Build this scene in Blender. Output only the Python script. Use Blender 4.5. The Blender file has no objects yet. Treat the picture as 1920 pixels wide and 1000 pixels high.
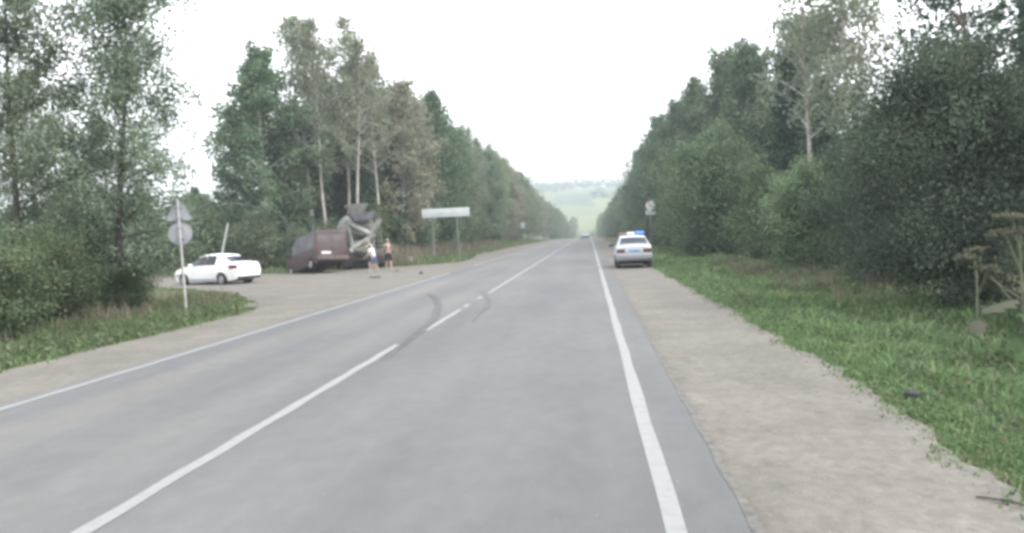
import bpy, bmesh, math, random
import numpy as np
from mathutils import Matrix, Vector

rng = np.random.default_rng(7)
random.seed(7)
SC = bpy.context.scene
C = SC.collection
R = math.radians

# ------------------------------------------------------------------ camera
cam_d = bpy.data.cameras.new('camera')
cam = bpy.data.objects.new('camera', cam_d)
C.objects.link(cam)
cam_d.sensor_width = 36.0
cam_d.lens = 1450.0 / 1920.0 * 36.0
cam_d.clip_start = 0.1
cam_d.clip_end = 6000.0
_d = Vector((145, 67, -1450)).normalized()          # where the road direction lies in the view
_u = Vector((-math.sin(R(2.2)), math.cos(R(2.2)), 0))
_u = (_u - _d * _u.dot(_d)).normalized()
_r = _d.cross(_u)
cam.matrix_world = Matrix.Translation((0, 0, 1.75)) @ Matrix((_r, _d, _u)).to_4x4()
SC.camera = cam

# ------------------------------------------------------------------ world, sun, exposure
SUN_EL, SUN_AZ = 52.0, 98.0          # azimuth from the road direction towards the right
w = bpy.data.worlds.new('World')
SC.world = w
w.use_nodes = True
nt = w.node_tree
nt.nodes.clear()
out = nt.nodes.new('ShaderNodeOutputWorld')
bg = nt.nodes.new('ShaderNodeBackground')
bg.inputs['Strength'].default_value = 0.1
sky = nt.nodes.new('ShaderNodeTexSky')
sky.sky_type = 'NISHITA'
sky.sun_disc = False
sky.sun_elevation = R(SUN_EL)
sky.sun_rotation = R(SUN_AZ)
sky.air_density = 1.0
sky.dust_density = 2.0
tc = nt.nodes.new('ShaderNodeTexCoord')
nz = nt.nodes.new('ShaderNodeTexNoise')
nz.inputs['Scale'].default_value = 2.6
nz.inputs['Detail'].default_value = 5.0
nz.inputs['Roughness'].default_value = 0.55
rp = nt.nodes.new('ShaderNodeValToRGB')
rp.color_ramp.elements[0].position = 0.30
rp.color_ramp.elements[0].color = (0.35, 0.35, 0.35, 1)
rp.color_ramp.elements[1].position = 0.50
rp.color_ramp.elements[1].color = (0.97, 0.97, 0.97, 1)
mx = nt.nodes.new('ShaderNodeMix')
mx.data_type = 'RGBA'
mx.inputs['B'].default_value = (9.6, 9.75, 10.0, 1)     # overcast cloud
nt.links.new(tc.outputs['Generated'], nz.inputs['Vector'])
nt.links.new(nz.outputs['Fac'], rp.inputs['Fac'])
nt.links.new(rp.outputs['Color'], mx.inputs['Factor'])
nt.links.new(sky.outputs['Color'], mx.inputs['A'])
nt.links.new(mx.outputs['Result'], bg.inputs['Color'])
nt.links.new(bg.outputs['Background'], out.inputs['Surface'])

sun_d = bpy.data.lights.new('sun', 'SUN')
sun_d.energy = 1.5
sun_d.angle = R(18)
sun_d.color = (1.0, 0.96, 0.90)
sun = bpy.data.objects.new('sun', sun_d)
C.objects.link(sun)
_sv = Vector((math.sin(R(SUN_AZ)) * math.cos(R(SUN_EL)), math.cos(R(SUN_AZ)) * math.cos(R(SUN_EL)), math.sin(R(SUN_EL))))
sun.rotation_euler = _sv.to_track_quat('Z', 'Y').to_euler()

SC.view_settings.view_transform = 'Standard'
SC.view_settings.look = 'None'
SC.view_settings.gamma = 1.0
SC.view_settings.use_curve_mapping = False
SC.view_settings.exposure = 1.85
SC.render.engine = 'CYCLES'
SC.cycles.use_denoising = True
SC.cycles.max_bounces = 7
SC.cycles.volume_bounces = 1
SC.cycles.transparent_max_bounces = 6
SC.cycles.filter_width = 3.5          # a soft small-sensor lens

# ------------------------------------------------------------------ materials
def pm(name, col, rough=0.6, metal=0.0, var=0.12, scale=4.0, bump=0.0, col2=None, detail=4.0, spec=0.5, stretch=None):
    m = bpy.data.materials.new(name)
    m.use_nodes = True
    n, l = m.node_tree.nodes, m.node_tree.links
    b = n['Principled BSDF']
    b.inputs['Roughness'].default_value = rough
    b.inputs['Metallic'].default_value = metal
    b.inputs['Specular IOR Level'].default_value = spec
    t = n.new('ShaderNodeTexCoord')
    z = n.new('ShaderNodeTexNoise')
    z.inputs['Scale'].default_value = scale
    z.inputs['Detail'].default_value = detail
    src = t.outputs['Object']
    if stretch:
        mp = n.new('ShaderNodeMapping')
        mp.inputs['Scale'].default_value = stretch
        l.new(src, mp.inputs['Vector'])
        src = mp.outputs['Vector']
    l.new(src, z.inputs['Vector'])
    rmp = n.new('ShaderNodeValToRGB')
    c2 = col2 or tuple(c * (1 + var) for c in col)
    c1 = col if col2 else tuple(c * (1 - var) for c in col)
    rmp.color_ramp.elements[0].position = 0.35
    rmp.color_ramp.elements[1].position = 0.65
    rmp.color_ramp.elements[0].color = (*c1, 1)
    rmp.color_ramp.elements[1].color = (*c2, 1)
    l.new(z.outputs['Fac'], rmp.inputs['Fac'])
    l.new(rmp.outputs['Color'], b.inputs['Base Color'])
    if bump:
        bp = n.new('ShaderNodeBump')
        bp.inputs['Strength'].default_value = bump
        bp.inputs['Distance'].default_value = 0.02
        z2 = n.new('ShaderNodeTexNoise')
        z2.inputs['Scale'].default_value = scale * 8
        z2.inputs['Detail'].default_value = 6
        l.new(src, z2.inputs['Vector'])
        l.new(z2.outputs['Fac'], bp.inputs['Height'])
        l.new(bp.outputs['Normal'], b.inputs['Normal'])
    return m

def leaf_mat(name, dark, light, dry=None, dryamt=0.12, transl=0.3, hue=0.0):
    m = bpy.data.materials.new(name)
    m.use_nodes = True
    n, l = m.node_tree.nodes, m.node_tree.links
    b = n['Principled BSDF']
    b.inputs['Roughness'].default_value = 0.75
    b.inputs['Specular IOR Level'].default_value = 0.06
    if not name.startswith(('grass', 'dry')):
        k_ = (1.15, 1.27, 1.28) if 'dark' in name or 'spruce' in name else ((1.50, 1.62, 1.64) if name in ('leaf_mixed', 'leaf_brown', 'leaf_birch') else (1.30, 1.42, 1.42))
        mid = tuple((a + b_) / 2 for a, b_ in zip(dark, light))
        dark, light = (tuple(m_ + (a - m_) * .55 for a, m_ in zip(c, mid)) for c in (dark, light))
        dark, light = (tuple(a * b_ for a, b_ in zip(c, k_)) for c in (dark, light))
    g = n.new('ShaderNodeNewGeometry')
    oi = n.new('ShaderNodeObjectInfo')
    rmp = n.new('ShaderNodeValToRGB')
    e = rmp.color_ramp.elements
    e[0].position = 0.0; e[0].color = (*dark, 1)
    e[1].position = 1.0 - dryamt; e[1].color = (*light, 1)
    if dry:
        x = e.new(1.0); x.color = (*dry, 1)
    l.new(g.outputs['Random Per Island'], rmp.inputs['Fac'])
    hs = n.new('ShaderNodeHueSaturation')
    mr = n.new('ShaderNodeMapRange')
    mr.inputs['To Min'].default_value = 0.82
    mr.inputs['To Max'].default_value = 1.22
    l.new(oi.outputs['Random'], mr.inputs['Value'])
    l.new(mr.outputs['Result'], hs.inputs['Value'])
    mr2 = n.new('ShaderNodeMapRange')
    mr2.inputs['To Min'].default_value = 0.485
    mr2.inputs['To Max'].default_value = 0.515
    ml = n.new('ShaderNodeMath'); ml.operation = 'FRACT'
    mm = n.new('ShaderNodeMath'); mm.operation = 'MULTIPLY'; mm.inputs[1].default_value = 7.31
    l.new(oi.outputs['Random'], mm.inputs[0]); l.new(mm.outputs[0], ml.inputs[0])
    l.new(ml.outputs[0], mr2.inputs['Value'])
    l.new(mr2.outputs['Result'], hs.inputs['Hue'])
    l.new(rmp.outputs['Color'], hs.inputs['Color'])
    l.new(hs.outputs['Color'], b.inputs['Base Color'])
    tr = n.new('ShaderNodeBsdfTranslucent')
    l.new(hs.outputs['Color'], tr.inputs['Color'])
    ms = n.new('ShaderNodeMixShader')
    ms.inputs['Fac'].default_value = transl
    l.new(b.outputs['BSDF'], ms.inputs[1])
    l.new(tr.outputs['BSDF'], ms.inputs[2])
    l.new(ms.outputs['Shader'], n['Material Output'].inputs['Surface'])
    return m

M = {}
M['leaf_birch'] = leaf_mat('leaf_birch', (.038, .058, .036), (.080, .112, .066), (.15, .14, .07), .10)
M['leaf_aspen'] = leaf_mat('leaf_aspen', (.105, .112, .082), (.185, .192, .142), (.24, .21, .13), .15, .42)
M['leaf_mixed'] = leaf_mat('leaf_mixed', (.066, .085, .057), (.132, .154, .098), (.20, .17, .10), .12, .36)
M['leaf_brown'] = leaf_mat('leaf_brown', (.090, .090, .066), (.160, .155, .112), (.22, .18, .12), .2, .36)
M['leaf_near'] = leaf_mat('leaf_near', (.060, .076, .054), (.135, .150, .105), (.24, .22, .15), .10)
M['leaf_willow'] = leaf_mat('leaf_willow', (.060, .085, .050), (.120, .150, .085), (.17, .17, .09), .1)
M['leaf_dark'] = leaf_mat('leaf_dark', (.034, .044, .032), (.064, .080, .054), (.10, .09, .06), .08, .2)
M['leaf_spruce'] = leaf_mat('leaf_spruce', (.020, .034, .024), (.042, .062, .042), None, 0, .1)
M['leaf_shrub'] = leaf_mat('leaf_shrub', (.038, .054, .032), (.086, .106, .056), (.18, .16, .10), .16)
M['grass'] = leaf_mat('grass_blades', (.070, .108, .048), (.142, .206, .098), (.25, .24, .15), .12, .35)
M['weeds'] = leaf_mat('dry_weeds', (.100, .090, .062), (.190, .165, .125), (.26, .20, .17), .3, .2)
M['bark_dark'] = pm('bark_dark', (.055, .048, .042), .9, 0, .35, 6, .8)
M['bark_pale'] = pm('bark_pale', (.21, .20, .18), .85, 0, .3, 3, .6, col2=(.40, .38, .35), stretch=(1, 1, .6))
M['bark_pine'] = pm('bark_pine', (.14, .095, .07), .9, 0, .3, 5, .6)
M['paint_line'] = None

def nodes(name):
    m = bpy.data.materials.new(name)
    m.use_nodes = True
    return m, m.node_tree.nodes, m.node_tree.links, m.node_tree.nodes['Principled BSDF']

def asphalt():
    m, n, l, b = nodes('asphalt')
    b.inputs['Roughness'].default_value = 0.82
    b.inputs['Specular IOR Level'].default_value = 0.35
    t = n.new('ShaderNodeTexCoord')
    def noise(sc, stretch=(1, 1, 1), det=5, rough=.5):
        mp = n.new('ShaderNodeMapping'); mp.inputs['Scale'].default_value = stretch
        l.new(t.outputs['Object'], mp.inputs['Vector'])
        z = n.new('ShaderNodeTexNoise'); z.inputs['Scale'].default_value = sc
        z.inputs['Detail'].default_value = det; z.inputs['Roughness'].default_value = rough
        l.new(mp.outputs['Vector'], z.inputs['Vector'])
        return z.outputs['Fac']
    def ramp(f, p0, c0, p1, c1):
        r = n.new('ShaderNodeValToRGB')
        r.color_ramp.elements[0].position = p0; r.color_ramp.elements[0].color = (*c0, 1)
        r.color_ramp.elements[1].position = p1; r.color_ramp.elements[1].color = (*c1, 1)
        l.new(f, r.inputs['Fac']); return r.outputs['Color']
    def mix(a, b_, f, mode='MIX'):
        x = n.new('ShaderNodeMix'); x.data_type = 'RGBA'; x.blend_type = mode
        for s, v in (('A', a), ('B', b_)):
            if isinstance(v, tuple): x.inputs[s].default_value = (*v, 1)
            else: l.new(v, x.inputs[s])
        if isinstance(f, float): x.inputs['Factor'].default_value = f
        else: l.new(f, x.inputs['Factor'])
        return x.outputs['Result']
    base = ramp(noise(0.55, (1.6, .12, 1)), .36, (.078, .081, .085), .64, (.095, .097, .099))
    # dusty strips between the wheel tracks, brought by vehicles from the gravel
    sx = n.new('ShaderNodeSeparateXYZ'); l.new(t.outputs['Object'], sx.inputs[0])
    wv = n.new('ShaderNodeMath'); wv.operation = 'MULTIPLY'; wv.inputs[1].default_value = 2 * math.pi / 1.78
    l.new(sx.outputs['X'], wv.inputs[0])
    cs = n.new('ShaderNodeMath'); cs.operation = 'COSINE'
    ad = n.new('ShaderNodeMath'); ad.operation = 'ADD'; ad.inputs[1].default_value = 1.1
    l.new(wv.outputs[0], ad.inputs[0]); l.new(ad.outputs[0], cs.inputs[0])
    mr = n.new('ShaderNodeMapRange'); mr.inputs['From Min'].default_value = -.3; mr.inputs['From Max'].default_value = 1.0
    mr.inputs['To Max'].default_value = .42
    l.new(cs.outputs[0], mr.inputs['Value'])
    lf = n.new('ShaderNodeMapRange')                       # more dust on the junction side
    lf.inputs['From Min'].default_value = -2.0; lf.inputs['From Max'].default_value = -7.0
    lf.inputs['To Min'].default_value = .25; lf.inputs['To Max'].default_value = 1.6
    l.new(sx.outputs['X'], lf.inputs['Value'])
    pr = n.new('ShaderNodeMath'); pr.operation = 'MULTIPLY'
    l.new(mr.outputs[0], pr.inputs[0]); l.new(lf.outputs[0], pr.inputs[1])
    pz = n.new('ShaderNodeMath'); pz.operation = 'MULTIPLY'; pz.use_clamp = True
    rr = ramp(noise(.8, (1, .15, 1)), .3, (.3, .3, .3), .7, (1.3, 1.3, 1.3))
    l.new(pr.outputs[0], pz.inputs[0]); l.new(rr, pz.inputs[1])
    dusty = mix(base, (.124, .118, .107), pz.outputs[0])
    grain = ramp(noise(55, det=3, rough=.7), .3, (.80, .80, .80), .72, (1.18, 1.18, 1.18))
    c = mix(dusty, grain, .75, 'MULTIPLY')
    chips = ramp(noise(16, det=2), .70, (0, 0, 0), .76, (1, 1, 1))
    c = mix(c, (.125, .124, .12), chips)
    c = mix(c, ramp(noise(4.5, (1, .6, 1), 6, .65), .32, (.90, .90, .90), .68, (1.09, 1.09, 1.085)), .9, 'MULTIPLY')
    c = mix(c, ramp(noise(1.1, (1, .35, 1), 4, .6), .36, (.94, .94, .94), .66, (1.05, 1.05, 1.05)), .9, 'MULTIPLY')
    patch = ramp(noise(.25, (1, .5, 1), 3), .40, (.90, .90, .91), .62, (1.06, 1.06, 1.05))
    c = mix(c, patch, .9, 'MULTIPLY')
    l.new(c, b.inputs['Base Color'])
    bp = n.new('ShaderNodeBump'); bp.inputs['Strength'].default_value = .35; bp.inputs['Distance'].default_value = .006
    l.new(noise(70, det=4, rough=.7), bp.inputs['Height']); l.new(bp.outputs['Normal'], b.inputs['Normal'])
    return m

def gravel():
    m, n, l, b = nodes('gravel_surface')
    b.inputs['Roughness'].default_value = 0.95
    b.inputs['Specular IOR Level'].default_value = 0.15
    t = n.new('ShaderNodeTexCoord')
    def noise(sc, det=5, rough=.55, kind='N'):
        z = n.new('ShaderNodeTexNoise' if kind == 'N' else 'ShaderNodeTexVoronoi')
        z.inputs['Scale'].default_value = sc
        if kind == 'N':
            z.inputs['Detail'].default_value = det; z.inputs['Roughness'].default_value = rough
        l.new(t.outputs['Object'], z.inputs['Vector'])
        return z
    def ramp(f, p0, c0, p1, c1):
        r = n.new('ShaderNodeValToRGB')
        r.color_ramp.elements[0].position = p0; r.color_ramp.elements[0].color = (*c0, 1)
        r.color_ramp.elements[1].position = p1; r.color_ramp.elements[1].color = (*c1, 1)
        l.new(f, r.inputs['Fac']); return r.outputs['Color']
    a = ramp(noise(.7).outputs['Fac'], .35, (.111, .104, .095), .65, (.135, .127, .116))
    v = noise(17, kind='V')
    g = ramp(v.outputs['Color'], .1, (.88, .88, .88), .95, (1.12, 1.115, 1.11))
    g3 = ramp(noise(1.6, 5, .65).outputs['Fac'], .34, (.93, .925, .92), .66, (1.05, 1.05, 1.05))
    g2 = ramp(noise(7, 6, .7).outputs['Fac'], .3, (.80, .79, .78), .7, (1.16, 1.16, 1.16))
    x = n.new('ShaderNodeMix'); x.data_type = 'RGBA'; x.blend_type = 'MULTIPLY'; x.inputs['Factor'].default_value = .8
    l.new(a, x.inputs['A']); l.new(g, x.inputs['B'])
    y = n.new('ShaderNodeMix'); y.data_type = 'RGBA'; y.blend_type = 'MULTIPLY'; y.inputs['Factor'].default_value = .9
    l.new(x.outputs['Result'], y.inputs['A']); l.new(g2, y.inputs['B'])
    yy = n.new('ShaderNodeMix'); yy.data_type = 'RGBA'; yy.blend_type = 'MULTIPLY'; yy.inputs['Factor'].default_value = 1.0
    l.new(y.outputs['Result'], yy.inputs['A']); l.new(g3, yy.inputs['B'])
    l.new(yy.outputs['Result'], b.inputs['Base Color'])
    bp = n.new('ShaderNodeBump'); bp.inputs['Strength'].default_value = .3; bp.inputs['Distance'].default_value = .006
    l.new(noise(30, 6, .7).outputs['Fac'], bp.inputs['Height']); l.new(bp.outputs['Normal'], b.inputs['Normal'])
    return m

def line_paint():
    m, n, l, b = nodes('line_paint')
    b.inputs['Roughness'].default_value = 0.7
    t = n.new('ShaderNodeTexCoord')
    z = n.new('ShaderNodeTexNoise'); z.inputs['Scale'].default_value = 9; z.inputs['Detail'].default_value = 8
    z.inputs['Roughness'].default_value = .7
    l.new(t.outputs['Object'], z.inputs['Vector'])
    r = n.new('ShaderNodeValToRGB')
    e = r.color_ramp.elements
    e[0].position = .33; e[0].color = (.12, .13, .135, 1)
    e[1].position = .42; e[1].color = (.160, .165, .166, 1)
    k = e.new(.7); k.color = (.186, .191, .192, 1)
    l.new(z.outputs['Fac'], r.inputs['Fac']); l.new(r.outputs['Color'], b.inputs['Base Color'])
    return m

M['asphalt'] = asphalt()
M['gravel'] = gravel()
M['line'] = line_paint()
M['skid'] = pm('rubber_mark', (.054, .055, .058), .85, 0, .2, 3, 0, col2=(.080, .082, .086))
M['soil'] = pm('verge_soil', (.050, .062, .030), 1, 0, .3, 1.5, .8, col2=(.105, .105, .060), spec=.1)
M['stone'] = pm('stone', (.17, .16, .145), .95, 0, .4, 2.5, 0, col2=(.26, .25, .23))
M['white_paint'] = pm('white_paint', (.78, .78, .79), .28, 0, .03, 2)
M['silver_paint'] = pm('silver_paint', (.44, .46, .50), .4, .1, .05, 2)
M['maroon_paint'] = pm('maroon_paint', (.042, .027, .029), .5, 0, .22, 2.2, 0, col2=(.064, .040, .043))
M['maroon_dirty'] = pm('maroon_dirty', (.075, .055, .052), .7, 0, .25, 3)
M['blue_grey_paint'] = pm('blue_grey_paint', (.50, .56, .62), .35, .1, .06, 2)
M['mixer_grey'] = pm('mixer_grey', (.13, .127, .118), .7, 0, .2, 2.0, .2, col2=(.21, .205, .19))
M['mixer_pale'] = pm('mixer_pale', (.19, .195, .18), .7, 0, .2, 2.5, .2, col2=(.28, .285, .262))
M['mixer_dark'] = pm('mixer_dark', (.042, .042, .046), .8, 0, .3, 3)
M['hopper_grey'] = pm('hopper_grey', (.10, .10, .108), .75, 0, .3, 3)
M['cab_paint'] = pm('cab_paint', (.13, .13, .135), .4, 0, .1, 2)
M['glass'] = pm('dark_glass', (.012, .018, .030), .12, 0, .1, 1, spec=.22)
M['glass_grey'] = pm('grey_glass', (.135, .13, .145), .22, 0, .2, 1)
M['tyre'] = pm('tyre', (.018, .018, .019), .85, 0, .2, 12)
M['rim'] = pm('rim', (.34, .35, .36), .4, .5, .1, 8)
M['black'] = pm('black_plastic', (.020, .021, .023), .6, 0, .2, 8)
M['under'] = pm('underbody', (.014, .014, .016), .95, 0, .2, 4)
M['grey_plastic'] = pm('grey_plastic', (.22, .23, .24), .55, 0, .08, 5)
M['red_lens'] = pm('red_lens', (.16, .02, .028), .2, 0, .15, 10)
M['dark_red_lens'] = pm('dark_red_lens', (.10, .02, .025), .25, 0, .15, 10)
M['plate'] = pm('plate_white', (.75, .76, .77), .4, 0, .04, 10)
M['plate_blue'] = pm('plate_blue', (.16, .36, .58), .4, 0, .08, 10)
M['plate_ink'] = pm('plate_ink', (.09, .09, .10), .5, 0, .2, 10)
M['beacon_white'] = pm('beacon_white', (.72, .74, .76), .3, 0, .05, 10)
M['beacon_red'] = pm('beacon_red', (.30, .16, .16), .3, 0, .1, 10)
M['sign_back'] = pm('sign_back', (.24, .25, .27), .6, .0, .1, 3)
M['sign_rim'] = pm('sign_rim', (.22, .23, .25), .5, .3, .1, 3)
M['post_pale'] = pm('post_pale', (.34, .34, .33), .7, 0, .15, 4)
M['post_grey'] = pm('post_grey', (.17, .175, .18), .6, .2, .15, 4)
M['board_pale'] = pm('board_pale', (.43, .455, .46), .6, .1, .08, 1.2)
M['sign_white'] = pm('sign_white', (.56, .56, .56), .5, 0, .04, 4)
M['sign_pink'] = pm('sign_pink', (.48, .36, .36), .5, 0, .06, 4)
M['sign_mark'] = pm('sign_mark', (.22, .22, .23), .5, 0, .1, 4)
M['plate_pale'] = pm('plate_pale', (.42, .47, .49), .5, 0, .1, 4)
M['skin'] = pm('skin', (.31, .225, .19), .6, 0, .1, 9)
M['hair_dark'] = pm('hair_dark', (.02, .018, .017), .8, 0, .3, 20)
M['hair_fair'] = pm('hair_fair', (.20, .17, .12), .8, 0, .3, 20)
M['cloth_white'] = pm('cloth_white', (.62, .62, .62), .9, 0, .1, 10)
M['cloth_grey'] = pm('cloth_grey', (.40, .40, .38), .9, 0, .1, 10)
M['cloth_blue'] = pm('cloth_blue', (.07, .10, .18), .9, 0, .2, 10)
M['cloth_black'] = pm('cloth_black', (.020, .019, .021), .9, 0, .2, 10)
M['shoe'] = pm('shoe_pale', (.34, .34, .33), .7, 0, .1, 10)
M['eye'] = pm('eye_dark', (.02, .02, .02), .3, 0, .1, 10)
M['umbel'] = leaf_mat('umbel_dry', (.052, .050, .036), (.090, .086, .060), None, 0, .2)
M['big_leaf'] = leaf_mat('big_leaf', (.036, .035, .026), (.062, .058, .042), None, 0, .25)
M['big_leaf_green'] = leaf_mat('big_leaf_green', (.032, .052, .024), (.055, .085, .036), None, 0, .3)
M['stalk'] = pm('stalk', (.10, .11, .07), .8, 0, .2, 8)
M['rubbish_dark'] = pm('rubbish_dark', (.016, .018, .018), .8, 0, .3, 8)

_m, _n, _l, _b = nodes('beacon_blue')
_b.inputs['Base Color'].default_value = (.07, .17, .60, 1)
_b.inputs['Emission Color'].default_value = (.05, .16, .75, 1)
_b.inputs['Emission Strength'].default_value = 0.35
_z = _n.new('ShaderNodeTexNoise'); _z.inputs['Scale'].default_value = 30
_mr = _n.new('ShaderNodeMapRange'); _mr.inputs['To Min'].default_value = .2; _mr.inputs['To Max'].default_value = .45
_l.new(_z.outputs['Fac'], _mr.inputs['Value']); _l.new(_mr.outputs['Result'], _b.inputs['Roughness'])
M['beacon_blue'] = _m

# ------------------------------------------------------------------ mesh helpers
def link(name, me, mat=None, parent=None):
    o = bpy.data.objects.new(name, me)
    C.objects.link(o)
    if mat is not None and me is not None and not me.materials:
        me.materials.append(M[mat] if isinstance(mat, str) else mat)
    if parent is not None:
        o.parent = parent
    return o

def fast_mesh(name, V, Fs):
    V = np.asarray(V, np.float32)
    Fs = np.asarray(Fs, np.int32)
    me = bpy.data.meshes.new(name)
    k = Fs.shape[1]
    me.vertices.add(len(V)); me.vertices.foreach_set('co', V.ravel())
    me.loops.add(Fs.size); me.loops.foreach_set('vertex_index', Fs.ravel())
    me.polygons.add(len(Fs))
    me.polygons.foreach_set('loop_start', np.arange(0, Fs.size, k, dtype=np.int32))
    me.polygons.foreach_set('loop_total', np.full(len(Fs), k, np.int32))
    me.update(calc_edges=True)
    return me

def smooth(me, ang=38):
    me.polygons.foreach_set('use_smooth', [True] * len(me.polygons))
    me.set_sharp_from_angle(angle=R(ang))
    return me

class MB:
    def __init__(s):
        s.v = []; s.f = []
    def add(s, v, f):
        k = len(s.v)
        s.v += [tuple(p) for p in v]
        s.f += [tuple(i + k for i in q) for q in f]
        return s
    def box(s, c, d, rot=None, taper=None):
        """centre, full size; taper = (x, y) scale of the top"""
        pts = []
        for z in (-1, 1):
            for x, y in ((-1, -1), (1, -1), (1, 1), (-1, 1)):
                tx, ty = taper if (taper and z == 1) else (1, 1)
                pts.append(Vector((x * d[0] / 2 * tx, y * d[1] / 2 * ty, z * d[2] / 2)))
        if rot is not None:
            m = rot if isinstance(rot, Matrix) else Matrix.Rotation(rot, 3, 'Z')
            pts = [m @ p for p in pts]
        c = Vector(c)
        return s.add([p + c for p in pts], [(0, 3, 2, 1), (4, 5, 6, 7), (0, 1, 5, 4), (1, 2, 6, 5), (2, 3, 7, 6), (3, 0, 4, 7)])
    def rbox(s, c, d, b=0.02, rot=None):
        """box with chamfered edges"""
        bm = bmesh.new()
        bmesh.ops.create_cube(bm, size=1)
        for v in bm.verts: v.co = Vector((v.co.x * d[0], v.co.y * d[1], v.co.z * d[2]))
        bmesh.ops.bevel(bm, geom=bm.edges[:], offset=b, segments=2, affect='EDGES', profile=.6)
        m = (rot if isinstance(rot, Matrix) else Matrix.Rotation(rot, 3, 'Z')) if rot is not None else Matrix.Identity(3)
        bm.verts.ensure_lookup_table()
        V = [m @ v.co + Vector(c) for v in bm.verts]
        Fs = [[v.index for v in f.verts] for f in bm.faces]
        bm.free()
        return s.add(V, Fs)
    def tube(s, pts, rad, n=8, cap=True):
        pts = [Vector(p) for p in pts]
        if not hasattr(rad, '__len__'): rad = [rad] * len(pts)
        V, Fs = [], []
        for i, p in enumerate(pts):
            t = (pts[min(i + 1, len(pts) - 1)] - pts[max(i - 1, 0)]).normalized()
            a = Vector((1, 0, 0)) if abs(t.x) < .8 else Vector((0, 1, 0))
            u = t.cross(a).normalized(); w_ = t.cross(u)
            for k in range(n):
                an = 2 * math.pi * k / n
                V.append(p + (u * math.cos(an) + w_ * math.sin(an)) * rad[i])
        for i in range(len(pts) - 1):
            for k in range(n):
                a, b = i * n + k, i * n + (k + 1) % n
                Fs.append((a, b, b + n, a + n))
        if cap:
            Fs.append(tuple(range(n - 1, -1, -1)))
            Fs.append(tuple((len(pts) - 1) * n + k for k in range(n)))
        return s.add(V, Fs)
    def lathe(s, prof, n=24, mat=None, closed=False):
        """profile of (radius, height) about z, then a 4x4 matrix"""
        mat = mat or Matrix.Identity(4)
        V, Fs = [], []
        for r, z in prof:
            for k in range(n):
                a = 2 * math.pi * k / n
                V.append(mat @ Vector((r * math.cos(a), r * math.sin(a), z)))
        for i in range(len(prof) - 1):
            for k in range(n):
                a, b = i * n + k, i * n + (k + 1) % n
                Fs.append((a, b, b + n, a + n))
        Fs.append(tuple(range(n - 1, -1, -1)))
        Fs.append(tuple((len(prof) - 1) * n + k for k in range(n)))
        return s.add(V, Fs)
    def prism(s, poly, d0, d1, fn):
        """2-D polygon extruded between d0 and d1; fn(a, b, d) gives the point"""
        n = len(poly)
        V = [fn(a, b, d0) for a, b in poly] + [fn(a, b, d1) for a, b in poly]
        Fs = [tuple(range(n - 1, -1, -1)), tuple(range(n, 2 * n))]
        for i in range(n):
            j = (i + 1) % n
            Fs.append((i, j, n + j, n + i))
        return s.add(V, Fs)
    def build(s, name, mat, parent=None, sm=38):
        me = bpy.data.meshes.new(name)
        me.from_pydata([tuple(v) for v in s.v], [], s.f)
        bm = bmesh.new(); bm.from_mesh(me)
        bmesh.ops.recalc_face_normals(bm, faces=bm.faces[:])
        bm.to_mesh(me); bm.free()
        if sm: smooth(me, sm)
        return link(name, me, mat, parent)

def tag(o, label=None, cat=None, group=None, kind=None):
    if label: o['label'] = label
    if cat: o['category'] = cat
    if group: o['group'] = group
    if kind: o['kind'] = kind
    return o

def thing(name, label, cat, loc=(0, 0, 0), rz=0.0, group=None):
    o = bpy.data.objects.new(name, None)
    C.objects.link(o)
    o.location = loc
    o.rotation_euler = (0, 0, rz)
    o.empty_display_size = .3
    return tag(o, label, cat, group)

def dup(root, loc, rz, scale, label, group):
    r = root.copy(); C.objects.link(r)
    r.location = loc; r.rotation_euler = (0, 0, rz); r.scale = scale
    r['label'] = label; r['group'] = group
    for ch in list(root.children):
        c = ch.copy(); C.objects.link(c); c.parent = r
        for g in list(ch.children):
            d = g.copy(); C.objects.link(d); d.parent = c
    return r

# ------------------------------------------------------------------ ground
def ss(a, b, x):
    t = np.clip((x - a) / (b - a), 0, 1)
    return t * t * (3 - 2 * t)

SIDE = [((-8.3, 19.0), (-8.3, 53.5)), ((-9.85, 21.2), (-10.6, 50.6)), ((-11.2, 24.4), (-12.3, 48.6)), ((-14.2, 28.7), (-15.5, 46.6)),
        ((-20.0, 34.2), (-20.6, 45.0)), ((-30.0, 40.6), (-29.0, 48.5)), ((-45.0, 49.5), (-43.0, 57.0)), ((-75.0, 66.0), (-72.0, 73.0))]
SIDE_POLY = np.array([p for p, _ in SIDE] + [q for _, q in SIDE[::-1]])

def inside(poly, x, y):
    x = np.asarray(x, float); y = np.asarray(y, float)
    r = np.zeros(x.shape, bool)
    n = len(poly)
    for i in range(n):
        x0, y0 = poly[i]; x1, y1 = poly[(i + 1) % n]
        c = ((y0 > y) != (y1 > y)) & (x < (x1 - x0) * (y - y0) / (y1 - y0 + 1e-12) + x0)
        r ^= c
    return r

def side_dist(x, y):
    """distance to the side road's outline, negative inside"""
    x = np.asarray(x, float); y = np.asarray(y, float)
    d = np.full(x.shape, 1e9)
    n = len(SIDE_POLY)
    for i in range(n):
        a = SIDE_POLY[i]; b = SIDE_POLY[(i + 1) % n]
        ab = b - a
        t = np.clip(((x - a[0]) * ab[0] + (y - a[1]) * ab[1]) / (ab @ ab), 0, 1)
        d = np.minimum(d, np.hypot(x - a[0] - t * ab[0], y - a[1] - t * ab[1]))
    return np.where(inside(SIDE_POLY, x, y), -d, d)

def wob(y, ph=0.0):
    return .045 * np.sin(y * .83 + ph) + .04 * np.sin(y * 1.97 + 2.3 * ph + 1.2 * np.sin(y * .61)) + .035 * np.sin(y * 4.7 + ph + 1.5 * np.sin(y * 1.3)) + .03 * np.sin(y * 11.3 + 2 * ph + 2 * np.sin(y * 2.3))

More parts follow.
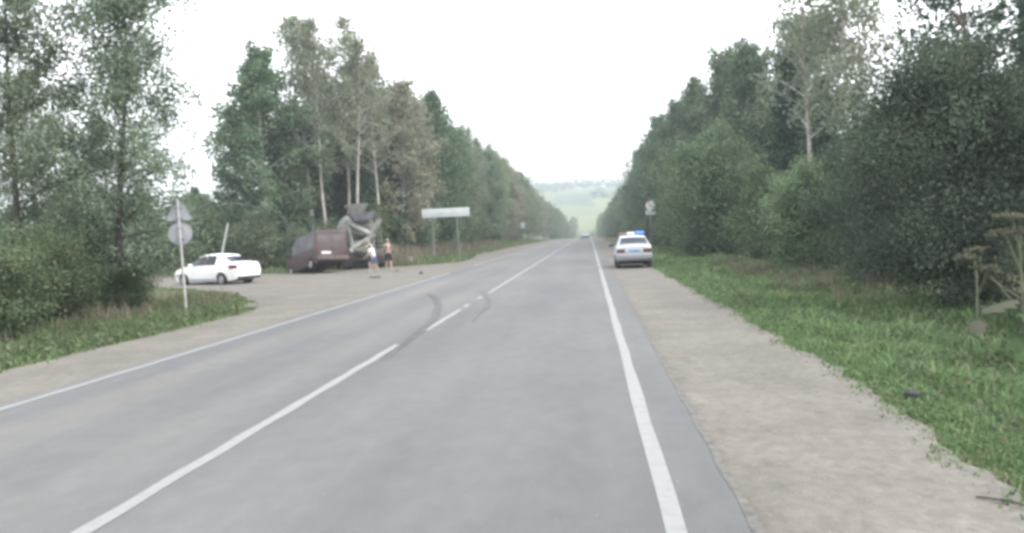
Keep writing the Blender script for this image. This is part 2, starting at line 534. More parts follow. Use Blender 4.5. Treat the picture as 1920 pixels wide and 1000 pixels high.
def left_edge(y):
    y = np.asarray(y, float)
    return -9.05 + .5 * wob(y, 1.0) - 1.5 * ss(55, 75, y) * (1 - ss(110, 190, y))

def right_edge(y):
    y = np.asarray(y, float)
    return 2.72 + .9 * wob(y, .3) + .16 * ss(6, 10, y)

def far_z(y):
    y = np.asarray(y, float)
    return -6.0 * ss(190, 380, y) + 73.0 * ss(380, 1250, y) ** .92

def zf(x, y):
    x = np.asarray(x, float); y = np.asarray(y, float)
    z = far_z(y)
    near = 1 - ss(300, 420, y)
    # right: shallow ditch then level ground
    z = z + near * (-.30 * ss(3.0, 5.6, x) + .22 * ss(6.2, 9.0, x) - .25 * ss(12, 20, x))
    # left, before the junction: gently falling; beyond it a bank
    fall = -.35 * ss(-13.0, -18.0, x)
    bank = 1.05 * ss(-10.2, -17.0, x) + .8 * ss(-18, -26, x)
    k = ss(45, 56, y)
    sd = ss(0.0, 4.0, side_dist(x, y))
    z = z + near * sd * ((1 - k) * fall + k * bank)
    z = z + near * sd * .05 * np.sin(x * 1.7 + y * .9) * ss(3.0, 5.0, np.abs(x + 3.1) - 3.0)
    return z

def covered(x, y):
    """under the asphalt or the gravel"""
    x = np.asarray(x, float); y = np.asarray(y, float)
    a = (x > left_edge(y) + .25) & (x < right_edge(y) - .25)
    return a | (side_dist(x, y) < -.35)

def axis(parts):
    r = []
    for a, b, s in parts:
        r += list(np.arange(a, b, s))
    return np.array(r)
gx = axis([(-1400, -200, 100), (-200, -60, 14), (-60, -24, 2.0), (-24, 12, .5), (12, 60, 2.0), (60, 200, 14), (200, 1401, 100)])
gy = axis([(-60, -6, 6), (-6, 60, .5), (60, 200, 2), (200, 600, 10), (600, 1600, 25), (1600, 3001, 200)])
GX, GY = np.meshgrid(gx, gy)
GZ = zf(GX, GY) - .07 - .10 * covered(GX, GY)
nx, ny = len(gx), len(gy)
ii = (np.arange(ny - 1)[:, None] * nx + np.arange(nx - 1)[None, :]).ravel()
ground_me = fast_mesh('ground', np.stack([GX.ravel(), GY.ravel(), GZ.ravel()], 1), np.stack([ii, ii + 1, ii + nx + 1, ii + nx], 1))
ground_me.polygons.foreach_set('use_smooth', [True] * len(ground_me.polygons))

def ground_mat():
    m, n, l, b = nodes('ground_cover')
    b.inputs['Roughness'].default_value = 1.0
    b.inputs['Specular IOR Level'].default_value = .05
    t = n.new('ShaderNodeTexCoord')
    def noise(sc, det=5, v=None):
        z = n.new('ShaderNodeTexNoise'); z.inputs['Scale'].default_value = sc; z.inputs['Detail'].default_value = det
        l.new(v or t.outputs['Object'], z.inputs['Vector']); return z.outputs['Fac']
    def ramp(f, *st):
        r = n.new('ShaderNodeValToRGB'); e = r.color_ramp.elements
        e[0].position, e[1].position = st[0][0], st[-1][0]
        e[0].color = (*st[0][1], 1); e[1].color = (*st[-1][1], 1)
        for p, c in st[1:-1]: e.new(p).color = (*c, 1)
        l.new(f, r.inputs['Fac']); return r.outputs['Color']
    near = ramp(noise(5.5, 8), (.30, (.050, .062, .028)), (.47, (.070, .088, .040)), (.54, (.098, .088, .062)), (.72, (.125, .112, .085)))
    # far hillside: pale stubble fields, meadows and dark wood patches
    vo = n.new('ShaderNodeTexVoronoi'); vo.inputs['Scale'].default_value = .020
    mp = n.new('ShaderNodeMapping'); mp.inputs['Scale'].default_value = (1.0, .45, .6)
    l.new(t.outputs['Object'], mp.inputs['Vector']); l.new(mp.outputs['Vector'], vo.inputs['Vector'])
    sp = n.new('ShaderNodeSeparateColor'); l.new(vo.outputs['Color'], sp.inputs[0])
    far = ramp(sp.outputs[0], (.0, (.040, .058, .042)), (.4, (.070, .090, .052)), (.7, (.135, .145, .075)), (1.0, (.085, .10, .062)))
    sy = n.new('ShaderNodeSeparateXYZ'); l.new(t.outputs['Object'], sy.inputs[0])
    mr = n.new('ShaderNodeMapRange'); mr.inputs['From Min'].default_value = 330; mr.inputs['From Max'].default_value = 480
    l.new(sy.outputs['Y'], mr.inputs['Value'])
    x = n.new('ShaderNodeMix'); x.data_type = 'RGBA'
    l.new(mr.outputs[0], x.inputs['Factor']); l.new(near, x.inputs['A']); l.new(far, x.inputs['B'])
    l.new(x.outputs['Result'], b.inputs['Base Color'])
    bp = n.new('ShaderNodeBump'); bp.inputs['Strength'].default_value = .6; bp.inputs['Distance'].default_value = .05
    l.new(noise(6, 6), bp.inputs['Height']); l.new(bp.outputs['Normal'], b.inputs['Normal'])
    return m
g = link('ground', ground_me, ground_mat())
tag(g, 'green and brown ground reaching from the verges to the far hillside', kind='structure')

def strip(name, ys, xs_fn, ncross, zoff, mat, parent=None, zfun=zf):
    """sheet between two edges: xs_fn(y) -> (x0, x1)"""
    ys = np.asarray(ys, float)
    x0, x1 = xs_fn(ys)
    t = np.linspace(0, 1, ncross + 1)
    X = x0[:, None] * (1 - t) + x1[:, None] * t
    Y = np.repeat(ys[:, None], ncross + 1, 1)
    Z = zfun(X, Y) + zoff
    n = ncross + 1
    i = (np.arange(len(ys) - 1)[:, None] * n + np.arange(ncross)[None, :]).ravel()
    me = fast_mesh(name, np.stack([X.ravel(), Y.ravel(), Z.ravel()], 1), np.stack([i, i + 1, i + n + 1, i + n], 1))
    me.polygons.foreach_set('use_smooth', [True] * len(me.polygons))
    return link(name, me, mat, parent)

YL = axis([(-12, 90, .25), (90, 200, 1.0), (200, 400, 6.0)])
YL2 = axis([(-12, 90, .1), (90, 221, 1.0)])
zroad = lambda x, y: far_z(y)
road = strip('road', YL, lambda y: (np.full_like(y, -7.0) + .3 * wob(y, 2.0), .90 + .005 * np.sin(y * .9) + .005 * np.sin(y * 3.1) + .006 * np.sin(y * 8.3)), 24, 0.0, 'asphalt', None, zroad)
tag(road, 'grey two lane asphalt road running straight to the horizon', kind='structure')
gr = strip('gravel_shoulder', YL2, lambda y: (np.full_like(y, .70), right_edge(y)), 12, -.030, 'gravel')
tag(gr, 'pale gravel shoulder right of the road under the parked police car', kind='structure')
gl = strip('gravel_shoulder', YL2, lambda y: (left_edge(y), np.full_like(y, -6.6)), 12, -.022, 'gravel')
tag(gl, 'pale gravel shoulder left of the road', kind='structure')
# the side road, densely interpolated
sd0 = np.array([p for p, _ in SIDE]); sd1 = np.array([q for _, q in SIDE])
tt = np.linspace(0, len(SIDE) - 1, 120)
def lerp_rows(a, t):
    i = np.clip(t.astype(int), 0, len(a) - 2); f = (t - i)[:, None]
    return a[i] * (1 - f) + a[i + 1] * f
e0, e1 = lerp_rows(sd0, tt), lerp_rows(sd1, tt)
e0 = e0 + .18 * np.stack([np.sin(tt * 9), np.cos(tt * 7.3)], 1); e1 = e1 + .18 * np.stack([np.sin(tt * 8), np.cos(tt * 9.1)], 1)
cr = np.linspace(0, 1, 41)
P = e0[:, None, :] * (1 - cr[None, :, None]) + e1[:, None, :] * cr[None, :, None]
Z = zf(P[..., 0], P[..., 1]) - .027
n_ = 41
i = (np.arange(119)[:, None] * n_ + np.arange(40)[None, :]).ravel()
sr = link('side_road', fast_mesh('side_road', np.concatenate([P, Z[..., None]], 2).reshape(-1, 3), np.stack([i, i + 1, i + n_ + 1, i + n_], 1)), 'gravel')
tag(sr, 'wide gravel side road opening to the left at the junction', kind='structure')

def mark(name, y0, y1, x0, x1, mat='line', zo=.004, jit=.008):
    ys = np.arange(y0, y1 + .01, .25 if y1 < 95 else 1.0)
    return strip(name, ys, lambda y: (x0 + jit * np.sin(y * 5.3), x1 + jit * np.sin(y * 4.1 + 1)), 1, zo, mat, road, zroad)
mark('edge_line', -10, 260, .365, .495)
mark('edge_line', -10, 36.5, -6.82, -6.70)
mark('edge_line', 44, 260, -6.82, -6.70)
mark('centre_line', -10, 12.6, -3.29, -3.165)
for a, b in ((14.3, 18.4), (18.75, 19.6), (21.1, 21.9)):
    mark('centre_line_dash', a, b, -3.20, -3.08)
mark('centre_line', 23.2, 75, -3.15, -3.03)
mark('centre_line', 78, 260, -3.13, -3.01)

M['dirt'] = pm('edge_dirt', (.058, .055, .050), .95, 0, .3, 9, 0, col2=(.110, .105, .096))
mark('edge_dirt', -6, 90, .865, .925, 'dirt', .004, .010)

def skid(pts, wd, zo):
    pts = np.array(pts, float)
    t = np.linspace(0, len(pts) - 1, 50)
    # smooth curve by Catmull-Rom
    k = np.clip(t.astype(int), 0, len(pts) - 2); f = (t - k)[:, None]
    g_ = lambda j: pts[np.clip(j, 0, len(pts) - 1)]
    p0, p1, p2, p3 = g_(k - 1), g_(k), g_(k + 1), g_(k + 2)
    c = .5 * (2 * p1 + (p2 - p0) * f + (2 * p0 - 5 * p1 + 4 * p2 - p3) * f ** 2 + (3 * p1 - p0 - 3 * p2 + p3) * f ** 3)
    d = np.gradient(c, axis=0); d /= np.linalg.norm(d, axis=1)[:, None]
    nrm = np.stack([-d[:, 1], d[:, 0]], 1)
    wv = wd * (.55 + .45 * np.sin(np.linspace(0, math.pi, 50)))[:, None] * (1 + .15 * np.sin(t * 11))[:, None]
    A, B = c - nrm * wv / 2, c + nrm * wv / 2
    V = np.concatenate([np.c_[A, far_z(A[:, 1]) + zo], np.c_[B, far_z(B[:, 1]) + zo]])
    i = np.arange(49)
    return link('skid_mark', fast_mesh('skid_mark', V, np.stack([i, i + 1, i + 51, i + 50], 1)), 'skid', road)
path = [(-3.0, 11.0), (-3.09, 12.2), (-3.20, 13.8), (-3.34, 15.6), (-3.60, 17.6), (-3.95, 19.6), (-4.42, 21.6), (-5.0, 23.4)]
for off, a, b, wd in ((-.085, 0, 7, .030), (-.045, 1, 8, .045), (.0, 0, 8, .030), (.035, 1, 7, .040), (.08, 2, 8, .030)):
    skid([(x + off, y) for x, y in path[a:b]], wd, .009)
for off, a, b in ((-.04, 0, 4), (.03, 1, 5)):
    skid([(x + off, y) for x, y in ((-2.40, 15.5), (-2.48, 17.6), (-2.62, 19.6), (-2.95, 21.6), (-3.5, 24.0))[a:b]], .035, .010)

# pebbles on the shoulders, near the camera
def pebbles(n, fn, smin, smax):
    ico_v = np.array([(0, 0, 1), (.9, 0, .2), (.28, .85, .2), (-.72, .52, .2), (-.72, -.52, .2), (.28, -.85, .2), (0, 0, -.6)])
    ico_f = np.array([(0, 1, 2), (0, 2, 3), (0, 3, 4), (0, 4, 5), (0, 5, 1), (6, 2, 1), (6, 3, 2), (6, 4, 3), (6, 5, 4), (6, 1, 5)])
    xy = fn(n)
    n = len(xy)
    s = (smin + (smax - smin) * rng.random(n) ** 3)[:, None] * (.7 + .6 * rng.random((n, 3)))
    a = rng.random(n) * 6.283
    v = ico_v[None] * s[:, None, :]
    v = np.stack([v[..., 0] * np.cos(a)[:, None] - v[..., 1] * np.sin(a)[:, None], v[..., 0] * np.sin(a)[:, None] + v[..., 1] * np.cos(a)[:, None], v[..., 2] * .5], 2)
    z = zf(xy[:, 0], xy[:, 1]) - .03
    v += np.c_[xy, z][:, None, :]
    f = ico_f[None] + (np.arange(n) * 7)[:, None, None]
    return fast_mesh('gravel', v.reshape(-1, 3), f.reshape(-1, 3))
def pr_fn(n):
    y = 3.6 + 26 * rng.random(n) ** 2.0
    x = 1.0 + (right_edge(y) - .9) * rng.random(n)
    return np.c_[x, y]
def pl_fn(n):
    y = 7 + 40 * rng.random(n) ** 1.3
    x = left_edge(y) + (2.0 - .0) * rng.random(n)
    k = rng.random(n) < .4
    x[k] = -9 - 9 * rng.random(k.sum()); y[k] = 24 + 22 * rng.random(k.sum())
    ok = (side_dist(x, y) < -.3) | ((x > left_edge(y)) & (x < -7.2))
    return np.c_[x, y][ok]
o = link('gravel', pebbles(4000, pr_fn, .003, .013), 'stone'); tag(o, 'loose grey pebbles lying on the right gravel shoulder', 'gravel', kind='stuff')
o = link('gravel', pebbles(9000, pl_fn, .005, .020), 'stone'); tag(o, 'loose grey pebbles on the left shoulder and junction', 'gravel', kind='stuff')

# ------------------------------------------------------------------ foliage tools
def unit(n):
    v = rng.normal(size=(n, 3)); return v / np.linalg.norm(v, axis=1)[:, None]

def leaf_quads(P, size, asp=.62, flat=0.0):
    """rhombic leaves at points P"""
    n = len(P)
    s = size * (.6 + .8 * rng.random(n))[:, None]
    a = unit(n)
    if flat: a[:, 2] *= (1 - flat); a /= np.linalg.norm(a, axis=1)[:, None]
    b = np.cross(a, unit(n)); b /= np.linalg.norm(b, axis=1)[:, None] + 1e-9
    V = np.stack([P - a * s * .5, P + b * s * asp * .5, P + a * s * .5, P - b * s * asp * .5], 1).reshape(-1, 3)
    k = np.arange(n) * 4
    return V, np.stack([k, k + 1, k + 2, k + 3], 1)

def around(pts, n_each, sig):
    pts = np.asarray(pts, float)
    P = np.repeat(pts, n_each, 0)
    return P + np.clip(rng.normal(size=P.shape), -1.7, 1.7) * sig

def prof_round(t): return math.sin(math.pi * min(1, max(0, .12 + .86 * t))) ** .7
def prof_cone(t): return max(.06, 1 - t) ** .9
def prof_tall(t): return (.45 + .55 * math.sin(math.pi * min(1, t * 1.05 + .08))) * (1 - .22 * t ** 3)
def prof_top(t): return math.sin(math.pi * min(1, .25 + .72 * t)) ** .8

def tree_parts(H, R_, base, nb, prof, elev, droop, r0, leaf, nleaf, sig, leafsize, bark, twigs=5, lean=(0, 0), stems=1, hang=0.0, gap=.0, flat=0.0, bare=.35):
    """returns trunk mesh, crown mesh (both at the origin)"""
    mb = MB()
    LP = []
    for s_ in range(stems):
        la = 2 * math.pi * s_ / max(1, stems) + random.random()
        lx, ly = lean
        if stems > 1:
            sp = .10 * H * (.6 + .8 * random.random())
            lx += sp * math.cos(la); ly += sp * math.sin(la)
        Hs = H * (1 if s_ == 0 else .72 + .25 * random.random())
        k = 9
        tp = []
        wv = [random.uniform(-.012, .012) * H for _ in range(4)]
        for j in range(k):
            t = j / (k - 1)
            tp.append(Vector((lx * t ** 1.3 + wv[0] * math.sin(3 * t) + wv[1] * math.sin(7 * t), ly * t ** 1.3 + wv[2] * math.sin(3.3 * t) + wv[3] * math.sin(6 * t), Hs * .97 * t - (.25 if j == 0 else 0))))
        rad = [r0 * (1.25 if j == 0 else 1) * (1 - .93 * (j / (k - 1)) ** .9) for j in range(k)]
        mb.tube(tp, rad, 8, False)
        def tpos(t):
            f = t * (k - 1); i = min(k - 2, int(f)); return tp[i].lerp(tp[i + 1], f - i)
        nbs = max(4, nb // stems)
        az = random.random() * 6.28
        for b in range(nbs):
            t = (b + .5 * random.random()) / nbs
            h = base + (1 - base) * t ** .92
            az += 2.4 + random.uniform(-.5, .5)
            if random.random() < gap: continue
            p = tpos(min(.995, h))
            L = R_ * prof(t) * random.uniform(.65, 1.18)
            el = R(elev[0] + (elev[1] - elev[0]) * t + random.uniform(-9, 9))
            d = Vector((math.cos(az) * math.cos(el), math.sin(az) * math.cos(el), math.sin(el)))
            bp = [p.copy()]
            q = p.copy()
            ns = 5
            for s in range(ns):
                d = (d + Vector((random.uniform(-.14, .14), random.uniform(-.14, .14), -droop * (s + 1) / ns + random.uniform(-.06, .06)))).normalized()
                q = q + d * L / ns
                bp.append(q.copy())
            br = max(.008, r0 * .33 * (1 - .75 * t))
            mb.tube(bp, [br * (1 - .85 * s / ns) for s in range(ns + 1)], 4, False)
            for s in range(1, ns + 1):
                if s / ns >= bare: LP.append(tuple(bp[s]))
            for tw in range(twigs):
                s = random.uniform(bare, 1.0) * ns
                i0 = min(ns - 1, int(s)); q0 = bp[i0].lerp(bp[i0 + 1], s - i0)
                dd = Vector((random.gauss(0, 1), random.gauss(0, 1), random.gauss(.1, .6))).normalized()
                if hang: dd = (dd * (1 - hang) + Vector((0, 0, -1)) * hang).normalized()
                TL = L * random.uniform(.18, .42)
                if hang: TL = max(TL, random.uniform(.6, 1.6) * hang)
                q1 = q0 + dd * TL * .5 + Vector((0, 0, -droop * .1)); q2 = q1 + dd * TL * .5 - Vector((0, 0, droop * .2 * TL))
                mb.tube([q0, q1, q2], [br * .35, br * .25, br * .1], 3, False)
                LP += [tuple(q1), tuple(q2), tuple(q1.lerp(q2, .5))]
        LP.append(tuple(tpos(.99)))
    LP = np.array(LP)
    per = max(1, int(nleaf / len(LP)))
    P = around(LP, per, sig * (.5 + 1.0 * rng.random(len(LP) * per))[:, None])
    P = P[P[:, 2] > .02]
    V, Fq = leaf_quads(P, leafsize, flat=flat)
    tm = bpy.data.meshes.new('trunk'); tm.from_pydata([tuple(v) for v in mb.v], [], mb.f); smooth(tm, 60)
    tm.materials.append(M[bark])
    cm = fast_mesh('crown', V, Fq); cm.materials.append(M[leaf])
    return tm, cm

def make_tree(name, label, cat, loc, rz, group, parts, scale=(1, 1, 1), crown='crown', trunk='trunk'):
    t = thing(name, label, cat, loc, rz, group)
    t.scale = scale
    link(trunk, parts[0], None, t); link(crown, parts[1], None, t)
    return t

def zat(x, y): return float(zf(np.array([x]), np.array([y]))[0])

#@@TREES
# ------------------------------------------------------------------ trees
PT = {}
PT['birch'] = tree_parts(14.2, 3.3, .06, 46, prof_tall, (28, 62), .26, .19, 'leaf_birch', 15000, .25, .22, 'bark_pale', 6, hang=.55)
PT['birch2'] = tree_parts(14.5, 3.4, .12, 44, prof_tall, (30, 62), .22, .18, 'leaf_mixed', 13000, .27, .24, 'bark_pale', 6, hang=.35)
PT['aspen'] = tree_parts(16.0, 3.5, .40, 30, prof_top, (34, 68), .10, .17, 'leaf_aspen', 3600, .24, .23, 'bark_pale', 6, lean=(.7, .2))
PT['aspen2'] = tree_parts(16.5, 3.3, .36, 32, prof_tall, (34, 68), .10, .16, 'leaf_aspen', 3900, .24, .23, 'bark_pale', 6, lean=(-.5, .3))
PT['round'] = tree_parts(13.0, 4.0, .10, 48, prof_round, (12, 66), .12, .2, 'leaf_mixed', 15000, .31, .25, 'bark_dark', 6)
PT['round2'] = tree_parts(13.0, 3.6, .08, 48, prof_tall, (18, 64), .12, .2, 'leaf_brown', 14000, .31, .25, 'bark_pale', 6)
PT['round3'] = tree_parts(13.5, 3.8, .07, 50, prof_tall, (18, 64), .14, .2, 'leaf_birch', 15000, .30, .25, 'bark_dark', 6)
PT['spruce'] = tree_parts(13.5, 2.9, .04, 78, prof_cone, (-6, 28), .16, .19, 'leaf_spruce', 15000, .20, .23, 'bark_dark', 7, flat=.4, bare=.1)
PT['shrub'] = tree_parts(2.8, 1.7, .04, 26, prof_round, (24, 70), .1, .035, 'leaf_shrub', 6500, .22, .15, 'bark_dark', 5, stems=4, bare=.2)
PT['shrub2'] = tree_parts(2.6, 1.6, .04, 26, prof_round, (24, 70), .1, .035, 'leaf_mixed', 6500, .22, .15, 'bark_dark', 5, stems=4, bare=.2)
PT['willow'] = tree_parts(7.4, 3.3, .03, 60, prof_round, (16, 70), .10, .09, 'leaf_willow', 22000, .34, .20, 'bark_dark', 6, stems=5, bare=.2)
PT['pine'] = tree_parts(13.0, 3.4, .52, 24, prof_round, (4, 50), .06, .22, 'leaf_spruce', 6500, .26, .20, 'bark_pine', 6, lean=(-1.4, 0))
PROTO_H = dict(birch=14.2, birch2=14.5, aspen=16, aspen2=16.5, round=13, round2=13, round3=13.5, spruce=13.5, shrub=2.8, shrub2=2.6, willow=7.4, pine=13)
FIRST = {}
NAMES = dict(birch='birch_tree', birch2='birch_tree', aspen='aspen_tree', aspen2='aspen_tree', round='leafy_tree', round2='leafy_tree', round3='leafy_tree', spruce='spruce_tree', shrub='shrub', shrub2='shrub', willow='willow_bush', pine='pine_tree')
CATS = dict(birch='birch tree', birch2='birch tree', aspen='aspen tree', aspen2='aspen tree', round='tree', round2='tree', round3='tree', spruce='spruce tree', shrub='shrub', shrub2='shrub', willow='bush', pine='pine tree')
def put(kind, x, y, H, label, group, wide=1.0, rz=None, dz=0.0):
    s = H / PROTO_H[kind]
    sc = (s * wide, s * wide, s)
    rz = random.random() * 6.28 if rz is None else rz
    loc = (x, y, zat(x, y) + dz)
    if kind not in FIRST:
        FIRST[kind] = make_tree(NAMES[kind], label, CATS[kind], loc, rz, group, PT[kind], sc)
        return FIRST[kind]
    return dup(FIRST[kind], loc, rz, sc, label, group)

# left wood edge beyond the junction
GL = 'trees of the wood left of the road'
put('birch', -22.2, 52, 14.3, 'dark green weeping birch at the left end of the wood, behind the maroon van', GL, 1.3, .4)
put('birch2', -21.4, 54.5, 10.6, 'dark leafy tree filling the gap between weeping birch and first aspen', GL, 1.0, 1.1)
put('birch2', -24.4, 55.5, 12.6, 'green birch close behind the weeping birch', GL, 1.1, 2.2)
put('birch', -25.2, 53.5, 10.3, 'lower dark birch leaning out at the left tip of the wood', GL, .95, 2.4)
put('aspen', -20.3, 55, 17.0, 'tall aspen with a pale crown just right of the weeping birch', GL, 1.0, 2.8)
put('aspen2', -18.6, 54, 16.2, 'bare stemmed pale aspen directly behind the mixer drum', GL, .95, 1.0)
put('aspen2', -18.1, 56.5, 17.0, 'tallest pale aspen behind the mixer hopper', GL, .9, 4.0)
put('aspen', -16.6, 55, 15.3, 'pale slim aspen right of the mixer hopper', GL, .9, 0.2)
put('aspen', -15.7, 57, 14.6, 'pale aspen with thin crown behind the shirtless man', GL, .85, 1.7)
put('aspen2', -21.8, 60, 17.6, 'pale aspen seen through the gap beside the weeping birch', GL, .9, 5.2)
for x, y, h, lab in ((-20.8, 57, 9.5, 'dark spruce between the weeping birch and the first tall aspen'), (-19.0, 58.5, 8.0, 'dark low spruce behind the mixer drum, in the aspens\' shade'), (-17.2, 58, 9.0, 'dark spruce behind the mixer hopper, in the aspens\' shade'),
                     (-23.5, 57, 9.0, 'dark spruce half hidden behind the weeping birch'), (-15.4, 60, 8.5, 'dark spruce behind the shirtless man, left of the blank board')):
    put('spruce', x, y, h, lab, 'dark spruces under the aspens', 1.0)
put('round2', -14.6, 61, 13.2, 'brownish leafy tree behind the left post of the blank board', GL, .85)
put('round2', -15.2, 66, 13.4, 'brownish leafy tree behind the middle of the blank board', GL, .9)
LAB_K = dict(round='grey green round crowned tree', round2='brownish leafy tree', round3='dark green leafy tree', birch2='pale stemmed birch', birch='dark green weeping birch', aspen2='pale slim aspen', aspen='pale slim aspen', spruce='dark spruce')
WIDE = ' in the left wood edge past the blank board'
kinds = ['round', 'round2', 'round3', 'birch2', 'round', 'round2', 'birch2', 'aspen2']
y = 70.0
while y < 520:
    k = random.choice(kinds)
    put(k, -14.4 + 4.2 * min(1, max(0, (y - 190) / 130)) + random.uniform(-1.0, .8), y, random.uniform(12.3, 14.6) * (1 - .16 * min(1, max(0, (y - 120) / 80))), LAB_K[k] + WIDE, 'trees along the left wood edge', random.uniform(.85, 1.05))
    y += random.uniform(3.6, 5.4) * (1 if y < 170 else 1.5)
for row, (dx, y0, st) in enumerate(((-19, 64, 6.0), (-25, 62, 7.0), (-32, 60, 9.0))):
    y = y0
    while y < 260:
        k = random.choice(kinds)
        if dx / y > -.385: put(k, dx + random.uniform(-1.6, 1.6), y + random.uniform(-1, 1), random.uniform(12.5, 15.0), LAB_K[k] + ' standing deeper in the left wood behind its edge', 'inner trees of the left wood', random.uniform(.9, 1.15))
        y += st * (1 if y < 160 else 1.6)
for k in range(34):
    y = 51 + 3.1 * k + random.uniform(-.8, .8)
    x = -14.2 - random.uniform(0, 2.2) - (3.8 if y < 60 else 0) * random.random()
    put(random.choice(['shrub', 'shrub2']), x, y, random.uniform(1.6, 3.4), 'low shrub at the foot of the left wood edge', 'shrubs under the left wood', random.uniform(.9, 1.3))
for x, y, h, lab in ((-24.5, 50.5, 2.4, 'low shrub right behind the leaning post'), (-22.0, 49.6, 2.8, 'shrub at the foot of the weeping birch, left of the van nose'), (-19.5, 50.0, 2.2, 'low shrub hidden behind the roof of the maroon van'),
                     (-26.8, 51.5, 3.2, 'shrub behind the white car roof, left of the leaning post'), (-29, 53, 3.0, 'shrub behind the bonnet of the white car')):
    put('shrub2', x, y, h, lab, 'shrubs behind the white car', 1.1)

# trees behind the white car and far left
for x, y, h, k, lab in ((-26.5, 46.5, 3.4, 'round', 'small round tree just left of the leaning post, across the side road'), (-29, 49, 4.2, 'round3', 'dark leafy tree at the right end of the thicket across the side road'), (-33, 48, 4.6, 'round2', 'brownish tree in the thicket across the side road'),
                     (-24.6, 40.6, 3.2, 'shrub', 'shrub at the foot of the leaning post'), (-30.5, 45.0, 3.4, 'shrub2', 'shrub in the thicket across the side road, seen past the sign pole'), (-36, 47, 5.2, 'round3', 'dark leafy tree at the left end of the thicket across the side road')):
    put(k, x, y + 6, h, lab, 'thicket across the side road', 1.15)
for k in range(22):
    put(random.choice(['round', 'round3', 'birch2', 'round2']), -60 - 9 * k + random.uniform(-4, 4), 150 + 3 * k + random.uniform(-20, 20), random.uniform(9, 13), 'far tree on the field horizon seen under the left trees', 'far trees on the left field', 1.3)

# right side
GR = 'trees of the wood right of the road'
LAB_R = ' in the right wood edge beyond the round sign'
y = 84.0
while y < 520:
    k = random.choice(['round', 'round3', 'birch2', 'round3', 'birch', 'round'])
    put(k, 9.6 + random.uniform(-.9, 1.1) + (.5 if y > 150 else 0) - 2.6 * min(1, max(0, (y - 200) / 120)), y, random.uniform(13.2, 15.4) * (1 - .12 * min(1, max(0, (y - 100) / 80))), LAB_K[k] + LAB_R, 'trees along the right wood edge', random.uniform(.85, 1.05))
    y += random.uniform(4.0, 5.6) * (1 if y < 170 else 1.5)
for dx, y0, st in ((15, 60, 6.0), (21, 56, 7.0), (28, 50, 9.0)):
    y = y0
    while y < 260:
        k = random.choice(['round', 'round3', 'birch', 'birch2', 'spruce'])
        if dx / y < .27: put(k, dx + random.uniform(-1.6, 1.6), y + random.uniform(-1, 1), random.uniform(14.0, 17.5), LAB_K[k] + ' standing deeper in the right wood behind its edge', 'inner trees of the right wood', random.uniform(.9, 1.1))
        y += st * (1 if y < 160 else 1.6)
put('round3', 10.6, 76, 15.2, 'tall green tree rising behind the speed sign', GR, .9)
put('birch2', 12.3, 70, 16.8, 'tall round topped birch above the pale willow bush', GR, 1.0)
put('birch', 12.6, 62, 15.6, 'dense dark birch right of the willow crown', GR, 1.0)
put('spruce', 12.6, 50, 12.6, 'dark spruce rising right of the pale willow bush', GR, 1.05)
put('spruce', 13.9, 47, 10.4, 'shorter dark spruce beside the taller one', GR, .95)
put('spruce', 17.8, 40, 9.0, 'dark spruce seen behind the bare aspen trunks', GR, .95)
put('willow', 7.9, 51, 7.7, 'pale green rounded willow bush beside the grass behind the police car', GR, 1.02, .5)
put('willow', 8.4, 60, 7.0, 'green willow bush behind the pole of the speed sign', GR, .95, 1.5)
put('willow', 8.6, 71, 8.0, 'farther green willow bush past the speed sign', GR, .9, 2.5)
put('willow', 8.9, 39.5, 4.4, 'low grey green bush right of the pale willow', GR, 1.15, 3.1)
put('willow', 8.6, 32, 3.9, 'low bush above the reddish dry weeds', GR, 1.2, 4.0)
put('aspen', 11.6, 42, 15.5, 'tall aspen leaning left at the top of the right wood', GR, 1.0, 3.5)
put('aspen2', 12.8, 40, 15.5, 'pale straight aspen trunk in the gap above the dark willow', GR, .95, 2.0)
put('aspen2', 14.6, 42, 15.8, 'second pale aspen trunk close right of the straight one', GR, .9, .8)
put('pine', 17.0, 35, 13.5, 'leaning pine with bare upper trunk at the top right', GR, 1.0, 0.2)
put('spruce', 15.9, 27.5, 13.0, 'dark spruce at the right edge behind the leaning pine', GR, 1.0)
put('spruce', 20.5, 38, 13.0, 'dark spruce behind the leaning pine', GR, 1.0)
for x, y, h, k in ((19, 46, 8, 'round3'), (23, 40, 8, 'round'), (16, 34, 6.0, 'round3'), (19, 30, 6.5, 'round3')):
    put(k, x, y, h, 'dense lower tree behind the dark willow thicket', 'lower trees behind the dark willow', 1.2)
for k in range(26):
    y = 52 + 4.6 * k + random.uniform(-1, 1)
    put(random.choice(['shrub', 'shrub2']), 7.4 + random.uniform(-.5, 1.6), y, random.uniform(1.6, 3.2), 'low shrub at the foot of the right wood edge', 'shrubs under the right wood', random.uniform(.9, 1.3))

bx = []
for k in range(420):
    yy = 560 + 640 * random.random() ** .6; xx = random.uniform(-260, 260)
    if yy < 1010 and abs(xx + 3 - 28 * math.sin(yy * .013)) < 30: continue
    hh = random.uniform(5, 13)
    bx.append((xx, yy, zat(xx, yy), hh))
for k in range(150):
    yy = random.uniform(1130, 1230); xx = -220 + 440 * k / 150
    bx.append((xx, yy, zat(xx, yy), random.uniform(13, 24)))
bx = np.array(bx)
Pf = np.repeat(bx[:, :3], 60, 0) + rng.normal(size=(len(bx) * 60, 3)) * np.repeat(np.c_[bx[:, 3] * .42, bx[:, 3] * .42, bx[:, 3] * .24], 60, 0) + np.c_[np.zeros((len(bx) * 60, 2)), np.repeat(bx[:, 3] * .5, 60)]
Vf, Ff = leaf_quads(Pf, 2.2, .8)
tag(link('far_woods', fast_mesh('far_woods', Vf, Ff), 'leaf_spruce'), 'bluish woods and hedges on the far hillside', 'woods', kind='stuff')

